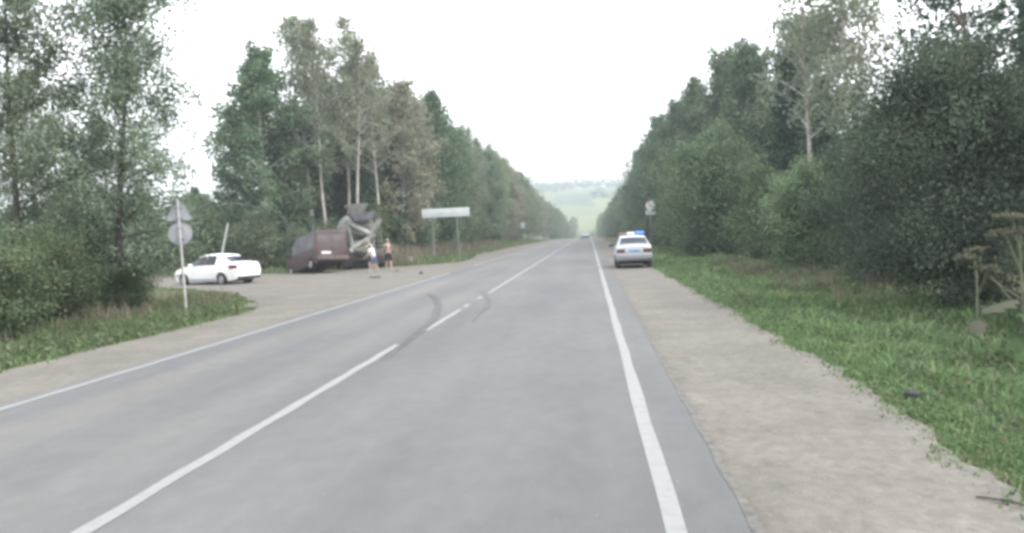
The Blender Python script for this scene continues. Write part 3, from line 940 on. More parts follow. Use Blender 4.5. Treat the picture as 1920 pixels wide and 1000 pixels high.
# near dark willow thicket on the right
dw = tree_parts(5.6, 2.6, .03, 76, prof_round, (10, 70), .16, .075, 'leaf_dark', 78000, .24, .074, 'bark_dark', 7, stems=6, bare=.15)
make_tree('willow_thicket', 'large dark willow thicket overhanging the grass on the right', 'thicket', (7.75, 17.4, zat(7.75, 17.4)), .3, GR, dw, (1.0, 1.0, .98))
dw2 = tree_parts(5.8, 2.7, .03, 70, prof_round, (8, 70), .16, .07, 'leaf_dark', 58000, .26, .084, 'bark_dark', 7, stems=6, bare=.15)
make_tree('willow_thicket', 'dark willow thicket right of the largest one at the picture edge', 'thicket', (10.6, 16.6, zat(10.6, 16.6)), 1.3, GR, dw2)
r = bpy.data.objects['willow_thicket.001']
dup(r, (8.6, 22.6, zat(8.6, 22.6)), 2.6, (.85, .85, .80), 'dark willow thicket behind the largest one on its left', GR)
dup(r, (10.2, 28.0, zat(10.2, 28)), 4.6, (1.1, 1.1, .92), 'dark willow thicket farthest back under the aspens', GR)
dup(r, (8.0, 13.2, zat(8.0, 13.2)), 4.0, (.5, .5, .36), 'low dark bush under the big dry leaves on the right', GR)

# near trees on the left corner
GN = 'trees on the left corner'
nt1 = tree_parts(9.3, 2.6, .10, 60, prof_tall, (16, 62), .12, .12, 'leaf_near', 44000, .20, .086, 'bark_dark', 6, lean=(.75, 0), gap=.12, bare=.25)
make_tree('corner_tree', 'leafy tree with a dark trunk left of the two grey sign backs', 'tree', (-13.15, 20.4, zat(-13.15, 20.4)), .0, GN, nt1, (1.06, 1.06, 1.08))
nt2 = tree_parts(10.0, 2.6, .08, 54, prof_tall, (18, 62), .12, .12, 'leaf_near', 33000, .20, .090, 'bark_dark', 6, lean=(.3, .1), gap=.18, bare=.25)
make_tree('corner_tree', 'leafy tree at the left picture edge with sky behind it', 'tree', (-15.4, 19.4, zat(-15.4, 19.4)), 1.2, GN, nt2)
r = bpy.data.objects['corner_tree.001']
dup(r, (-18.6, 24.5, zat(-18.6, 24.5)), 3.0, (.85, .85, .80), 'farther leafy tree between the two corner trees', GN)
dup(r, (-16.0, 24.6, zat(-16.0, 24.6)), 4.4, (.72, .72, .62), 'lower leafy tree behind the grey sign backs', GN)
r = bpy.data.objects['corner_tree']
dup(r, (-20.4, 29.0, zat(-20.4, 29.0)), 2.0, (.8, .8, .50), 'small leafy tree left of the white car, behind the corner trees', GN)
GS = 'shrubs on the left corner'
ns = tree_parts(2.1, 1.25, .04, 40, prof_round, (12, 72), .1, .03, 'leaf_shrub', 18000, .17, .070, 'bark_dark', 5, stems=5, bare=.15)
make_tree('corner_shrub', 'dark green rounded shrub behind the grass at the left edge', 'shrub', (-11.6, 14.0, zat(-11.6, 14)), .2, GS, ns, (1.0, 1.0, .78))
r = bpy.data.objects['corner_shrub']
for x, y, s, sz, lab in ((-13.4, 15.6, 1.0, .95, 'shrub behind the dark rounded one at the left edge'), (-12.4, 16.8, .85, .8, 'shrub between the rounded one and the dark trunk'),
                         (-12.6, 20.0, .6, .55, 'small shrub at the foot of the dark trunk'), (-13.6, 18.0, 1.0, 1.0, 'taller shrub just left behind the dark trunk'),
                         (-15.5, 16.8, 1.2, 1.2, 'tall shrub at the left picture edge'), (-15.0, 21.5, 1.2, 1.1, 'tall shrub behind the dark trunk'),
                         (-17.4, 21.5, 1.3, 1.2, 'tall shrub under the left picture edge tree'), (-14.2, 20.6, .8, .6, 'shrub right behind the dark trunk'), (-19.5, 26.5, 1.3, 1.1, 'shrub farthest back among the corner trees')):
    dup(r, (x, y, zat(x, y)), random.random() * 6, (s, s, sz), lab, GS)
#@@END_TREES

# ------------------------------------------------------------------ grass
def grass(name, XY, h, hv, wdt, mat, label, cat, lean=.5, base=-.09):
    n = len(XY)
    z = zf(XY[:, 0], XY[:, 1]) + base
    b = np.c_[XY, z]
    H = h * (1 - hv + 2 * hv * rng.random(n)) if not hasattr(h, '__len__') else h * (1 - hv + 2 * hv * rng.random(n))
    a = rng.random(n) * 6.283
    sd = np.stack([np.cos(a), np.sin(a), np.zeros(n)], 1)
    la = rng.random(n) * 6.283
    ld = np.stack([np.cos(la), np.sin(la), np.zeros(n)], 1) * (lean * rng.random(n))[:, None]
    wd = (wdt * (.6 + .8 * rng.random(n)))[:, None] if not hasattr(wdt, '__len__') else (wdt * (.6 + .8 * rng.random(n)))[:, None]
    up = np.array([0, 0, 1.])
    m = b + up * (H * .55)[:, None] + ld * (H * .3)[:, None]
    t = b + up * H[:, None] * (1 - .25 * lean) + ld * H[:, None]
    V = np.stack([b - sd * wd, b + sd * wd, m + sd * wd * .7, m - sd * wd * .7, t], 1).reshape(-1, 3)
    k = np.arange(n) * 5
    Fs = np.concatenate([np.stack([k, k + 1, k + 2], 1), np.stack([k, k + 2, k + 3], 1), np.stack([k + 3, k + 2, k + 4], 1)])
    o = link(name, fast_mesh(name, V, Fs), mat)
    return tag(o, label, cat, kind='stuff')

def clump(XY, sc=.9):
    """patchiness field 0..1"""
    x, y = XY[:, 0], XY[:, 1]
    return .5 + .25 * np.sin(x * 2.1 * sc + 1.3 * np.sin(y * .9 * sc)) + .25 * np.sin(y * 1.7 * sc + 1.7 * np.sin(x * 1.1 * sc))

def right_pts(n):
    y = 3.2 + 82 * rng.random(n) ** 2.3
    x = right_edge(y) - .22 + 5.4 * rng.random(n) ** 1.1
    return np.c_[x, y]
P = right_pts(120000)
edge = P[:, 0] - right_edge(P[:, 1])
keep = rng.random(len(P)) < np.clip(.30 + edge * 1.2, 0, 1) * (.5 + .5 * clump(P))
P = P[keep]; edge = edge[keep]
ds = np.hypot(P[:, 0], P[:, 1])
grass('grass', P, (.09 + .12 * np.clip(edge, 0, 1.5)) * (.6 + .8 * clump(P, 1.7)), .4, .0035 + .0011 * ds, 'grass', 'green grass verge on the right side of the road', 'grass', 1.0)

n = 75000
y = 3.0 + 40 * rng.random(n) ** 1.9; x = right_edge(y) - .40 + .95 * rng.random(n) ** .8
P = np.c_[x, y]
e_ = P[:, 0] - right_edge(P[:, 1]) + .40
P = P[rng.random(len(P)) < np.clip((e_ - .12) * 1.6, 0, 1) ** 1.3 * (.25 + .75 * clump(P, 3.3))]
grass('grass', P, .05 * (.6 + .8 * clump(P, 3.1)) + .05 * np.clip(P[:, 0] - right_edge(P[:, 1]), 0, 1), .5, .0045 + .0007 * P[:, 1], 'grass', 'short sparse grass creeping onto the right gravel edge', 'grass', 1.4, -.04)
n = 60000
y = 7 + 30 * rng.random(n); x = -7.6 - 14 * rng.random(n) ** 1.4
P = np.c_[x, y]
e_ = np.minimum(left_edge(y) - x, side_dist(x, y))
k = (e_ > -.35) & (e_ < .7)
P = P[k]; e_ = e_[k] + .35
P = P[rng.random(len(P)) < np.clip(.02 + e_ ** 1.5 * 2, 0, 1) * (.25 + .75 * clump(P, 3.3))]
grass('grass', P, .08 * (.6 + .8 * clump(P, 3.1)), .5, .018, 'grass', 'short grass creeping onto the gravel of the left corner', 'grass', 1.4, -.04)

def left_pts(n):
    y = 7 + 24 * rng.random(n)
    x = left_edge(y) + .12 - 5.5 * rng.random(n) ** 1.3
    P = np.c_[x, y]
    return P[side_dist(x, y) > -.15]
P = left_pts(52000)
edge = np.minimum(left_edge(P[:, 1]) - P[:, 0], side_dist(P[:, 0], P[:, 1]))
keep = rng.random(len(P)) < np.clip(.1 + edge * 1.2, 0, 1) * (.45 + .55 * clump(P))
P = P[keep]; edge = edge[keep]
grass('grass', P, (.10 + .13 * np.clip(edge, 0, 1.6)) * (.6 + .8 * clump(P, 1.7)), .4, .016, 'grass', 'green grass on the left corner around the sign pole', 'grass', .7)
n = 46000
y = 46 + 130 * rng.random(n) ** 1.5; x = -8.9 - 14 * rng.random(n) ** 1.2
k = rng.random(n) < .35
x[k] = -18 - 30 * rng.random(k.sum()); y[k] = 34 + 30 * rng.random(k.sum())
ok = (x < left_edge(y) + .1) & (side_dist(x, y) > -.1)
P = np.c_[x, y][ok]
grass('grass', P, .30 * (.5 + clump(P, .6)), .4, .034, 'grass', 'grassy bank below the blank board and the left wood', 'grass', .6)
def broad(name, XY, lo, hi, size, mat, label, cat):
    n = len(XY)
    pt = np.c_[XY, zf(XY[:, 0], XY[:, 1]) + lo + (hi - lo) * rng.random(n)]
    V, Fq = leaf_quads(pt, size, .7, .3)
    return tag(link(name, fast_mesh(name, V, Fq), mat), label, cat, kind='stuff')
cx = np.c_[0 * np.arange(420.), 0 * np.arange(420.)]
cy_ = 3.6 + 40 * rng.random(420) ** 1.7
cx = np.c_[right_edge(cy_) + .45 + 3.4 * rng.random(420), cy_]
P = np.repeat(cx, 26, 0) + rng.normal(size=(420 * 26, 2)) * np.repeat(.05 + .13 * rng.random(420), 26)[:, None]
broad('low_weeds', P, .01, .17, .055, 'leaf_shrub', 'low broad leaved weeds mixed into the right grass', 'weeds')
cy_ = 9 + 20 * rng.random(200); cx = np.c_[left_edge(cy_) - .2 - 3.5 * rng.random(200), cy_]
P = np.repeat(cx, 26, 0) + rng.normal(size=(200 * 26, 2)) * np.repeat(.06 + .16 * rng.random(200), 26)[:, None]
P = P[side_dist(P[:, 0], P[:, 1]) > .25]
broad('low_weeds', P, .01, .20, .07, 'leaf_shrub', 'low broad leaved weeds mixed into the left corner grass', 'weeds')
# tall dry weeds along the bushes on both sides
n = 6500
y = 19 + 24 * rng.random(n) ** 1.2; x = 5.6 + 1.9 * rng.random(n) + .25 * np.sin(y)
P = np.c_[x, y]
P = P[rng.random(len(P)) < clump(P, .5) ** 1.6]
grass('dry_weeds', P, .26 + .45 * clump(P, 1.3), .6, .008, 'weeds', 'reddish brown dry weeds between the right grass and the bushes', 'weeds', .9)
n = 5200
y = 10 + 14 * rng.random(n); x = -10.9 - 4.2 * rng.random(n)
P = np.c_[x, y]; P = P[side_dist(x, y) > .5]
grass('dry_weeds', P, .25 + .3 * clump(P, 1.3), .6, .008, 'weeds', 'tall dry weeds under the left corner trees', 'weeds', .4)
n = 5200
y = 48.5 + 60 * rng.random(n) ** 1.3; x = -12.0 - 5 * rng.random(n)
P = np.c_[x, y]; P = P[side_dist(x, y) > .6]
grass('dry_weeds', P, .75, .5, .03, 'weeds', 'brown dry weeds at the foot of the left wood', 'weeds', .4)

#@@OBJECTS
# ------------------------------------------------------------------ vehicles
def wheel(parent, x, y, r, wd, rimr=.62, rimmat='rim', name='wheel', hub=True):
    """tyre with a rim; axis along y, outer face away from the centre line"""
    sgn = 1 if y > 0 else -1
    mt = Matrix.Translation((x, y, r)) @ Matrix.Rotation(-sgn * math.pi / 2, 4, 'X')
    h = wd / 2
    t = MB().lathe([(r * .55, -h), (r * .90, -h), (r * .985, -h * .75), (r, -h * .3), (r, h * .3), (r * .985, h * .75), (r * .90, h), (r * rimr, h * .96), (r * rimr * .97, h * .6)], 24, mt).build(name, 'tyre', parent)
    if hub:
        f = MB().lathe([(r * rimr * .96, h * .55), (r * rimr * .95, h * .9), (r * rimr * .85, h * .86), (r * rimr * .72, h * .55), (r * .22, h * .72), (r * .17, h * .95), (.001, h * 1.0)], 20, mt)
        for k in range(5):
            a = 2 * math.pi * k / 5
            c = mt @ Vector((math.cos(a) * r * .42, math.sin(a) * r * .42, h * .74))
            f.tube([c, mt @ Vector((math.cos(a) * r * rimr * .9, math.sin(a) * r * rimr * .9, h * .84))], r * .07, 6)
        f.build('rim', rimmat, t)
    return t

def car_shell(root, st, paint, side_glass, screens, arches, glass='glass', crown=.03):
    """lofted body; st rows: x, zb, zm, zs, zt, wb, wm, ws, wt.  side_glass / screens: sets of station indices whose span is glazed"""
    bm = bmesh.new()
    rings = []
    for (x, zb, zm, zs, zt, wb, wm, ws, wt) in st:
        half = [(wb, zb), (wm, zm), (ws, zs), (wt, zt - .035), (wt * .93, zt), (wt * .45, zt + crown * .8)]
        pts = [(0, zb)] + half + [(0, zt + crown)] + [(-a, b) for a, b in half[::-1]]
        rings.append([bm.verts.new((x, a, b)) for a, b in pts])
    n = len(rings[0])
    for i in range(len(rings) - 1):
        for k in range(n):
            j = (k + 1) % n
            f = bm.faces.new((rings[i][k], rings[i][j], rings[i + 1][j], rings[i + 1][k]))
            f.smooth = True
            if k in (3, 10) and i in side_glass: f.material_index = 1
            if k in (5, 6, 7, 8) and i in screens: f.material_index = 1
    bm.faces.new(rings[0][::-1]); bm.faces.new(rings[-1])
    bmesh.ops.recalc_face_normals(bm, faces=bm.faces[:])
    me = bpy.data.meshes.new('body'); bm.to_mesh(me); bm.free()
    for m_ in (paint, glass, 'under'): me.materials.append(M[m_])
    o = link('body', me)
    cu = MB()
    for ax, ar, ay in arches:
        mt = Matrix.Translation((ax, 0, ar * .92)) @ Matrix.Rotation(math.pi / 2, 4, 'X')
        for s in (-1, 1):
            cu.lathe([(ar * 1.16, s * ay - .17), (ar * 1.16, s * ay + .25)] if s > 0 else [(ar * 1.16, s * ay - .25), (ar * 1.16, s * ay + .17)], 28, mt)
    co = cu.build('cutter', None, None, 0)
    for m_ in (paint, glass, 'under'): co.data.materials.append(M[m_])
    co.data.polygons.foreach_set('material_index', [2] * len(co.data.polygons))
    md = o.modifiers.new('b', 'BOOLEAN'); md.operation = 'DIFFERENCE'; md.object = co; md.solver = 'EXACT'
    bpy.context.view_layer.update()
    me2 = bpy.data.meshes.new_from_object(o.evaluated_get(bpy.context.evaluated_depsgraph_get()))
    bpy.data.objects.remove(o); bpy.data.objects.remove(co)
    # split the glazing off as parts of its own
    def sub(keep, name, mat, parent):
        b = bmesh.new(); b.from_mesh(me2)
        bmesh.ops.delete(b, geom=[f for f in b.faces if not keep(f)], context='FACES')
        m_ = bpy.data.meshes.new(name); b.to_mesh(m_); b.free()
        if not len(m_.polygons): return None
        m_.materials.clear()
        for q in mat: m_.materials.append(M[q])
        if len(mat) == 1: m_.polygons.foreach_set('material_index', [0] * len(m_.polygons))
        smooth(m_, 33)
        return link(name, m_, None, parent)
    body = sub(lambda f: f.material_index != 1, 'body', (paint, glass, 'under'), root)
    sub(lambda f: f.material_index == 1 and f.calc_center_median().y > 0 and abs(f.normal.y) > .6, 'side_window', (glass,), root)
    sub(lambda f: f.material_index == 1 and f.calc_center_median().y < 0 and abs(f.normal.y) > .6, 'side_window', (glass,), root)
    xs = [st[i][0] for i in screens]; mid = (max(xs) + min(xs)) / 2
    sub(lambda f: f.material_index == 1 and abs(f.normal.y) <= .6 and f.calc_center_median().x > mid, 'windscreen', (glass,), root)
    sub(lambda f: f.material_index == 1 and abs(f.normal.y) <= .6 and f.calc_center_median().x <= mid, 'rear_window', (glass,), root)
    return body

def part_box(name, c, d, mat, parent, b=.015, rot=None):
    return MB().rbox(c, d, b, rot).build(name, mat, parent)

def plate(parent, c, wd, hg, facing_x=-1, mat='plate', rot=None):
    p = MB().rbox(c, (.02, wd, hg), .006, rot).build('number_plate', mat, parent)
    k = MB()
    for i, (a, b) in enumerate(((-.40, .07), (-.26, .11), (-.09, .10), (.07, .11), (.25, .06), (.37, .09))):
        k.box((c[0] + facing_x * .0115, c[1] + a * wd, c[2]), (.003, b * wd, hg * .50))
    k.build('plate_writing', 'plate_ink', p)
    return p

# white saloon on the side road, seen from its left rear corner
WC = thing('white_saloon_car', 'white four door saloon car turned into the gravel side road', 'car', (-17.95, 35.6, zat(-17.3, 35.2) - .08), R(90 + 67))
st = [(2.16, .36, .50, .60, .63, .40, .52, .48, .42), (2.10, .26, .48, .66, .69, .60, .70, .64, .54), (1.88, .21, .50, .76, .80, .72, .80, .72, .62), (1.45, .20, .54, .85, .89, .76, .84, .77, .66),
      (0.98, .20, .56, .92, .965, .78, .85, .79, .68), (0.34, .20, .56, .945, 1.37, .78, .855, .80, .585), (.28, .20, .56, .947, 1.385, .78, .855, .80, .585), (-.10, .20, .56, .955, 1.455, .78, .855, .80, .60),
      (-.24, .20, .56, .958, 1.462, .78, .855, .80, .60), (-.88, .20, .57, .97, 1.43, .78, .85, .795, .585), (-1.06, .20, .57, .98, 1.385, .78, .85, .79, .57), (-1.20, .21, .58, .985, 1.335, .78, .845, .79, .56),
      (-1.72, .23, .60, 1.00, 1.075, .76, .83, .765, .62), (-2.02, .26, .62, .995, 1.045, .74, .80, .735, .635), (-2.17, .30, .62, .97, 1.03, .70, .775, .70, .63), (-2.23, .36, .62, .88, .93, .62, .72, .66, .58)]
car_shell(WC, st, 'white_paint', {4, 5, 6, 8}, {4, 11}, [(1.33, .315, .70), (-1.28, .315, .70)])
for x in (1.33, -1.28):
    for y in (.745, -.745): wheel(WC, x, y, .315, .20)
part_box('underbody', (0, 0, .24), (3.6, 1.3, .14), 'under', WC)
part_box('rear_valance', (-2.16, 0, .36), (.16, 1.36, .14), 'black', WC, .04)
for s in (1, -1):
    MB().rbox((-1.99, s * .685, .865), (.46, .19, .19), .035, Matrix.Rotation(s * .24, 3, 'Z')).build('tail_light', 'red_lens', WC)
    m_ = MB().rbox((.66, s * .93, .985), (.13, .20, .14), .03).build('door_mirror', 'white_paint', WC)
    for x in (-.02, -.92): part_box('door_handle', (x, s * .845, .80), (.17, .035, .035), 'white_paint', WC, .01)
    MB().tube([(x, s * (.86), .30 + 0 * x) for x in (-.85, .85)], .03, 6).build('sill_strip', 'grey_plastic', WC)
    part_box('headlight', (2.0, s * .56, .66), (.22, .26, .12), 'grey_plastic', WC, .03, Matrix.Rotation(s * -.45, 3, 'Z'))
    MB().box((-.17, s * .735, 1.19), (.10, .05, .44), Matrix.Rotation(s * .40, 3, 'X')).build('window_pillar', 'black', WC)
plate(WC, (-2.235, 0, .70), .52, .11)

# police hatchback on the right shoulder, seen from behind
PC = thing('police_car', 'silver white police hatchback with light bar parked on the right shoulder', 'car', (1.97, 37.2, -.035), R(90))
st = [(1.98, .36, .52, .66, .68, .50, .60, .58, .54), (1.92, .26, .50, .72, .75, .66, .74, .70, .64), (1.50, .22, .52, .80, .84, .72, .80, .75, .68), (.98, .21, .54, .88, .92, .74, .82, .77, .69),
      (.42, .21, .55, .92, 1.30, .74, .825, .78, .575), (.36, .21, .55, .92, 1.325, .74, .825, .78, .575), (-.14, .21, .55, .925, 1.385, .74, .825, .78, .585), (-.24, .21, .55, .926, 1.388, .74, .825, .78, .585),
      (-.95, .21, .56, .935, 1.375, .74, .825, .78, .58), (-1.08, .21, .56, .94, 1.36, .74, .825, .78, .58), (-1.22, .22, .56, .945, 1.315, .74, .822, .775, .585), (-1.74, .26, .58, .955, 1.02, .73, .81, .765, .70), (-1.93, .30, .58, .93, .975, .71, .80, .755, .70), (-1.99, .34, .58, .86, .90, .68, .785, .74, .69)]
car_shell(PC, st, 'silver_paint', {3, 4, 5, 7}, {3, 10}, [(1.25, .29, .68), (-1.21, .29, .68)])
for x in (1.25, -1.21):
    for y in (.70, -.70): wheel(PC, x, y, .29, .19)
part_box('underbody', (0, 0, .25), (3.4, 1.2, .12), 'under', PC)
part_box('rear_bumper', (-2.00, 0, .47), (.16, 1.62, .22), 'grey_plastic', PC, .05)
part_box('spoiler', (-1.78, 0, 1.045), (.20, 1.34, .035), 'silver_paint', PC, .012)
for s in (1, -1):
    part_box('tail_light', (-1.985, s * .585, .735), (.06, .36, .17), 'dark_red_lens', PC, .02)
    part_box('door_mirror', (.70, s * .93, .96), (.10, .22, .14), 'black', PC, .03)
    part_box('mud_flap', (-1.58, s * .70, .17), (.02, .22, .22), 'black', PC, .006)
    MB().tube([(1.1, s * .835, .52), (-1.0, s * .835, .52)], .025, 6).build('side_moulding', 'grey_plastic', PC)
plate(PC, (-2.005, 0, .735), .52, .125, mat='plate_blue')
part_box('plate_panel', (-1.985, 0, .735), (.03, .78, .18), 'silver_paint', PC, .01)
bar = thing('light_bar', None, None); bar.parent = PC
bar = MB().rbox((-.10, 0, 1.445), (.20, 1.18, .035), .01).build('light_bar', 'black', PC)
bpy.data.objects.remove([o for o in PC.children if o.type == 'EMPTY'][0])
part_box('beacon', (-.10, .40, 1.495), (.22, .38, .075), 'beacon_red', bar, .02)
part_box('loudspeaker', (-.10, .02, 1.510), (.20, .36, .11), 'beacon_white', bar, .03)
part_box('beacon', (-.10, -.40, 1.525), (.24, .40, .14), 'beacon_blue', bar, .03)
for s in (.30, -.30): part_box('bar_foot', (-.10, s, 1.415), (.10, .06, .05), 'black', bar, .01)

for o_ in PC.children:
    if not o_.name.startswith(('wheel', 'underbody')): o_.location.z += .07
# far car driving away in the right lane
FC = thing('far_car', 'small pale blue grey car far ahead in the right lane', 'car', (-1.05, 172, zat(-1.05, 172) + .02), R(90))
st2 = [(x, zb, zm, zs * 1.03, zt * 1.06, wb, wm, ws, wt) for (x, zb, zm, zs, zt, wb, wm, ws, wt) in st]
car_shell(FC, st2, 'blue_grey_paint', {3, 4, 5, 7}, {3, 10}, [(1.25, .31, .68), (-1.21, .31, .68)])
for x in (1.25, -1.21):
    for y in (.70, -.70): wheel(FC, x, y, .31, .2)
part_box('rear_bumper', (-2.0, 0, .45), (.14, 1.6, .26), 'black', FC, .05)
for s in (1, -1): part_box('tail_light', (-1.985, s * .62, .80), (.06, .26, .18), 'dark_red_lens', FC, .02)

# maroon van, nose down in the ditch
VN = thing('maroon_van', 'maroon van with its nose down in the ditch against the mixer', 'van', (-16.15, 44.3, -.06), R(90 + 40))
VN.rotation_euler = (R(2.5), R(9.5), R(90 + 44))
st = [(2.40, .42, .62, .80, .84, .60, .72, .68, .62), (2.34, .34, .62, .92, .98, .76, .88, .82, .70), (2.02, .30, .64, 1.10, 1.16, .82, .94, .88, .74), (1.62, .30, .66, 1.16, 1.30, .84, .96, .92, .76),
      (1.02, .30, .68, 1.20, 1.98, .86, .97, .95, .78), (.94, .30, .68, 1.20, 2.03, .86, .97, .95, .78), (.60, .30, .68, 1.20, 2.10, .86, .97, .95, .88), (.36, .30, .68, 1.20, 2.12, .86, .97, .95, .89), (.26, .30, .68, 1.20, 2.13, .86, .97, .95, .89),
      (-.86, .30, .68, 1.20, 2.14, .86, .97, .95, .90), (-.98, .30, .68, 1.20, 2.14, .86, .97, .95, .90), (-1.98, .32, .68, 1.20, 2.12, .86, .97, .95, .90), (-2.30, .34, .68, 1.20, 2.10, .86, .97, .95, .90), (-2.42, .38, .68, 1.20, 2.09, .84, .95, .93, .89), (-2.46, .42, .68, 1.20, 2.05, .80, .92, .91, .87)]
car_shell(VN, st, 'maroon_paint', {3, 4, 5, 6, 8, 10}, {3}, [(1.52, .33, .82), (-1.42, .33, .82)], glass='glass_grey', crown=.03)
for x in (1.52, -1.42):
    for y in (.85, -.85): wheel(VN, x, y, .33, .2)
part_box('underbody', (0, 0, .34), (4.3, 1.5, .2), 'under', VN)
part_box('rear_bumper', (-2.49, 0, .50), (.18, 1.86, .24), 'grey_plastic', VN, .05).data.materials[0] = M['maroon_dirty']
for s in (1, -1):
    d = part_box('rear_door', (-2.462, s * .43, 1.22), (.03, .835, 1.20), 'maroon_paint', VN, .012)
    part_box('door_handle', (-2.485, s * .08, 1.05), (.03, .05, .16), 'black', d, .008)
    part_box('tail_light', (-2.45, s * .885, .98), (.05, .09, .36), 'dark_red_lens', VN, .015)
    part_box('door_mirror', (1.45, s * 1.07, 1.34), (.12, .18, .26), 'black', VN, .03)
MB().tube([(.2, .985, .72), (-1.0, .985, .72)], .03, 6).build('side_moulding', 'maroon_dirty', VN)
plate(VN, (-2.49, .40, .80), .56, .13)

# concrete mixer truck behind the van
MX = thing('mixer_truck', 'grey concrete mixer truck with its rear hopper and chute beside the van', 'truck', (-13.75, 46.6, .0), R(90 + 40))
MX.rotation_euler = (R(-2.5), R(3.0), R(90 + 27))
ch = MB()
for s in (1, -1): ch.box((3.9, s * .42, .98), (7.6, .09, .26))
for x in (.15, 1.6, 3.2, 4.8, 6.6): ch.box((x, 0, .98), (.10, .75, .20))
ch.box((.05, 0, .62), (.12, 2.2, .12)); ch.box((.10, .6, .80), (.08, .08, .30)); ch.box((.10, -.6, .80), (.08, .08, .30))
ch.build('chassis', 'mixer_dark', MX)
for x in (1.15, 2.5):
    for y in (1.02, -1.02):
        wheel(MX, x, y, .52, .54, .55, 'mixer_dark')
    MB().tube([(x, -.8, .52), (x, .8, .52)], .11, 10).build('axle', 'under', MX)
for y in (1.08, -1.08): wheel(MX, 6.3, y, .52, .32, .55, 'mixer_dark')
for s in (1, -1):
    fl = MB()
    for x in (1.15, 2.5):
        prev = None
        for k in range(9):
            a = math.pi * (k / 8); p = (x + .64 * math.cos(a), .52 + .64 * math.sin(a))
            if prev: fl.box(((p[0] + prev[0]) / 2, s * 1.02, (p[1] + prev[1]) / 2), (math.dist(p, prev) + .01, .60, .025), Matrix.Rotation(-math.atan2(p[1] - prev[1], p[0] - prev[0]), 3, 'Y'))
            prev = p
    fl.build('mudguard', 'mixer_dark', MX)
    part_box('mud_flap', (.36, s * 1.02, .55), (.03, .60, .62), 'black', MX, .008)
    part_box('tail_light', (-.03, s * .88, .72), (.06, .34, .13), 'dark_red_lens', MX, .015)
# drum
ax0, ax1 = Vector((.55, 0, 2.78)), Vector((5.3, 0, 2.15))
dq = (ax1 - ax0).to_track_quat('Z', 'Y').to_matrix().to_4x4()
dm = Matrix.Translation(ax0) @ dq
L = (ax1 - ax0).length
prof = [(.40, -.05), (.56, 0), (.60, .12), (.82, .75), (1.06, 1.5), (1.17, 2.1), (1.19, 2.7), (1.17, 3.3), (1.02, 4.0), (.72, 4.5), (.45, L - .02), (.30, L)]
dr = MB().lathe(prof, 36, dm).build('drum', 'mixer_grey', MX)
MB().lathe([(1.205, 2.35), (1.23, 2.37), (1.23, 2.52), (1.205, 2.54)], 36, dm).build('roller_ring', 'mixer_dark', dr)
MB().lathe([(.60, -.04), (.66, -.03), (.66, .10), (.60, .11)], 30, dm).build('mouth_ring', 'mixer_pale', dr)
# rear frame with crossed legs
fr = MB()
fr.tube([(.25, .95, 3.05), (-.05, -.62, 1.95)], .17, 8)
fr.tube([(.30, -.62, 1.10), (.35, -.70, 2.9)], .07, 8)
fr.tube([(.30, .62, 1.10), (.35, .80, 3.0)], .07, 8)
fr.tube([(.35, .80, 2.95), (.35, -.70, 2.9)], .07, 8)
fr.box((.60, 0, 1.45), (.35, 1.5, .70))
fr.build('rear_frame', 'mixer_pale', MX)
# hoppers
def funnel(name, z0, z1, a, b, cx, cy, mat, th=.04):
    """open funnel: bottom half sizes a, top half sizes b"""
    V = []
    for (hx, hy), z in ((a, z0), (b, z1)):
        V += [(cx - hx, cy - hy, z), (cx + hx, cy - hy, z), (cx + hx, cy + hy, z), (cx - hx, cy + hy, z)]
    for (hx, hy), z in ((b, z1), (a, z0 + th)):
        V += [(cx - hx + th, cy - hy + th, z), (cx + hx - th, cy - hy + th, z), (cx + hx - th, cy + hy - th, z), (cx - hx + th, cy + hy - th, z)]
    Fs = []
    for r0_ in (0, 4, 8):
        for k in range(4):
            j = (k + 1) % 4
            Fs.append((r0_ + k, r0_ + j, r0_ + 4 + j, r0_ + 4 + k))
    Fs += [(0, 3, 2, 1), (12, 13, 14, 15)]
    return MB().add(V, Fs).build(name, mat, MX, 0)
funnel('receiving_hopper', 2.98, 3.48, (.34, .52), (.46, .86), .10, -.05, 'hopper_grey')
funnel('feed_hopper', 3.46, 4.02, (.30, .34), (.50, .68), .22, .22, 'mixer_grey')
# discharge chute: trough from upper right to lower left across the rear
def trough(a, b, r_, mat, name, parent=None):
    a, b = Vector(a), Vector(b)
    t = (b - a).normalized(); u = t.cross(Vector((0, 0, 1))).normalized(); v = u.cross(t)
    V, Fs = [], []
    n_ = 8
    for p in (a, b):
        for rr in (r_, r_ - .03):
            for k in range(n_ + 1):
                an = math.pi + math.pi * k / n_
                V.append(p + u * math.cos(an) * rr + v * math.sin(an) * rr)
    m1 = n_ + 1
    for k in range(n_):
        Fs.append((k, k + 1, 2 * m1 + k + 1, 2 * m1 + k)); Fs.append((m1 + k, 3 * m1 + k, 3 * m1 + k + 1, m1 + k + 1))
        Fs.append((k, m1 + k, m1 + k + 1, k + 1)); Fs.append((2 * m1 + k, 2 * m1 + k + 1, 3 * m1 + k + 1, 3 * m1 + k))
    Fs.append((0, 2 * m1, 3 * m1, m1)); Fs.append((n_, m1 + n_, 3 * m1 + n_, 2 * m1 + n_))
    return MB().add(V, Fs).build(name, mat, parent or MX)
c1 = trough((-.18, -1.02, 3.02), (-.30, -.25, 2.05), .29, 'mixer_grey', 'chute')
c2 = trough((-.36, -.55, 2.12), (-.60, 1.0, 1.30), .30, 'mixer_pale', 'chute_extension', c1)
MB().tube([(-.05, -.2, 1.2), (-.30, -.1, 1.78)], .05, 8).build('chute_strut', 'mixer_dark', MX)
lad = MB()
for s in (0, .36): lad.tube([(.02, -.92 - s * .6, .95), (.10, -.86 - s * .6, 3.3)], .022, 6)
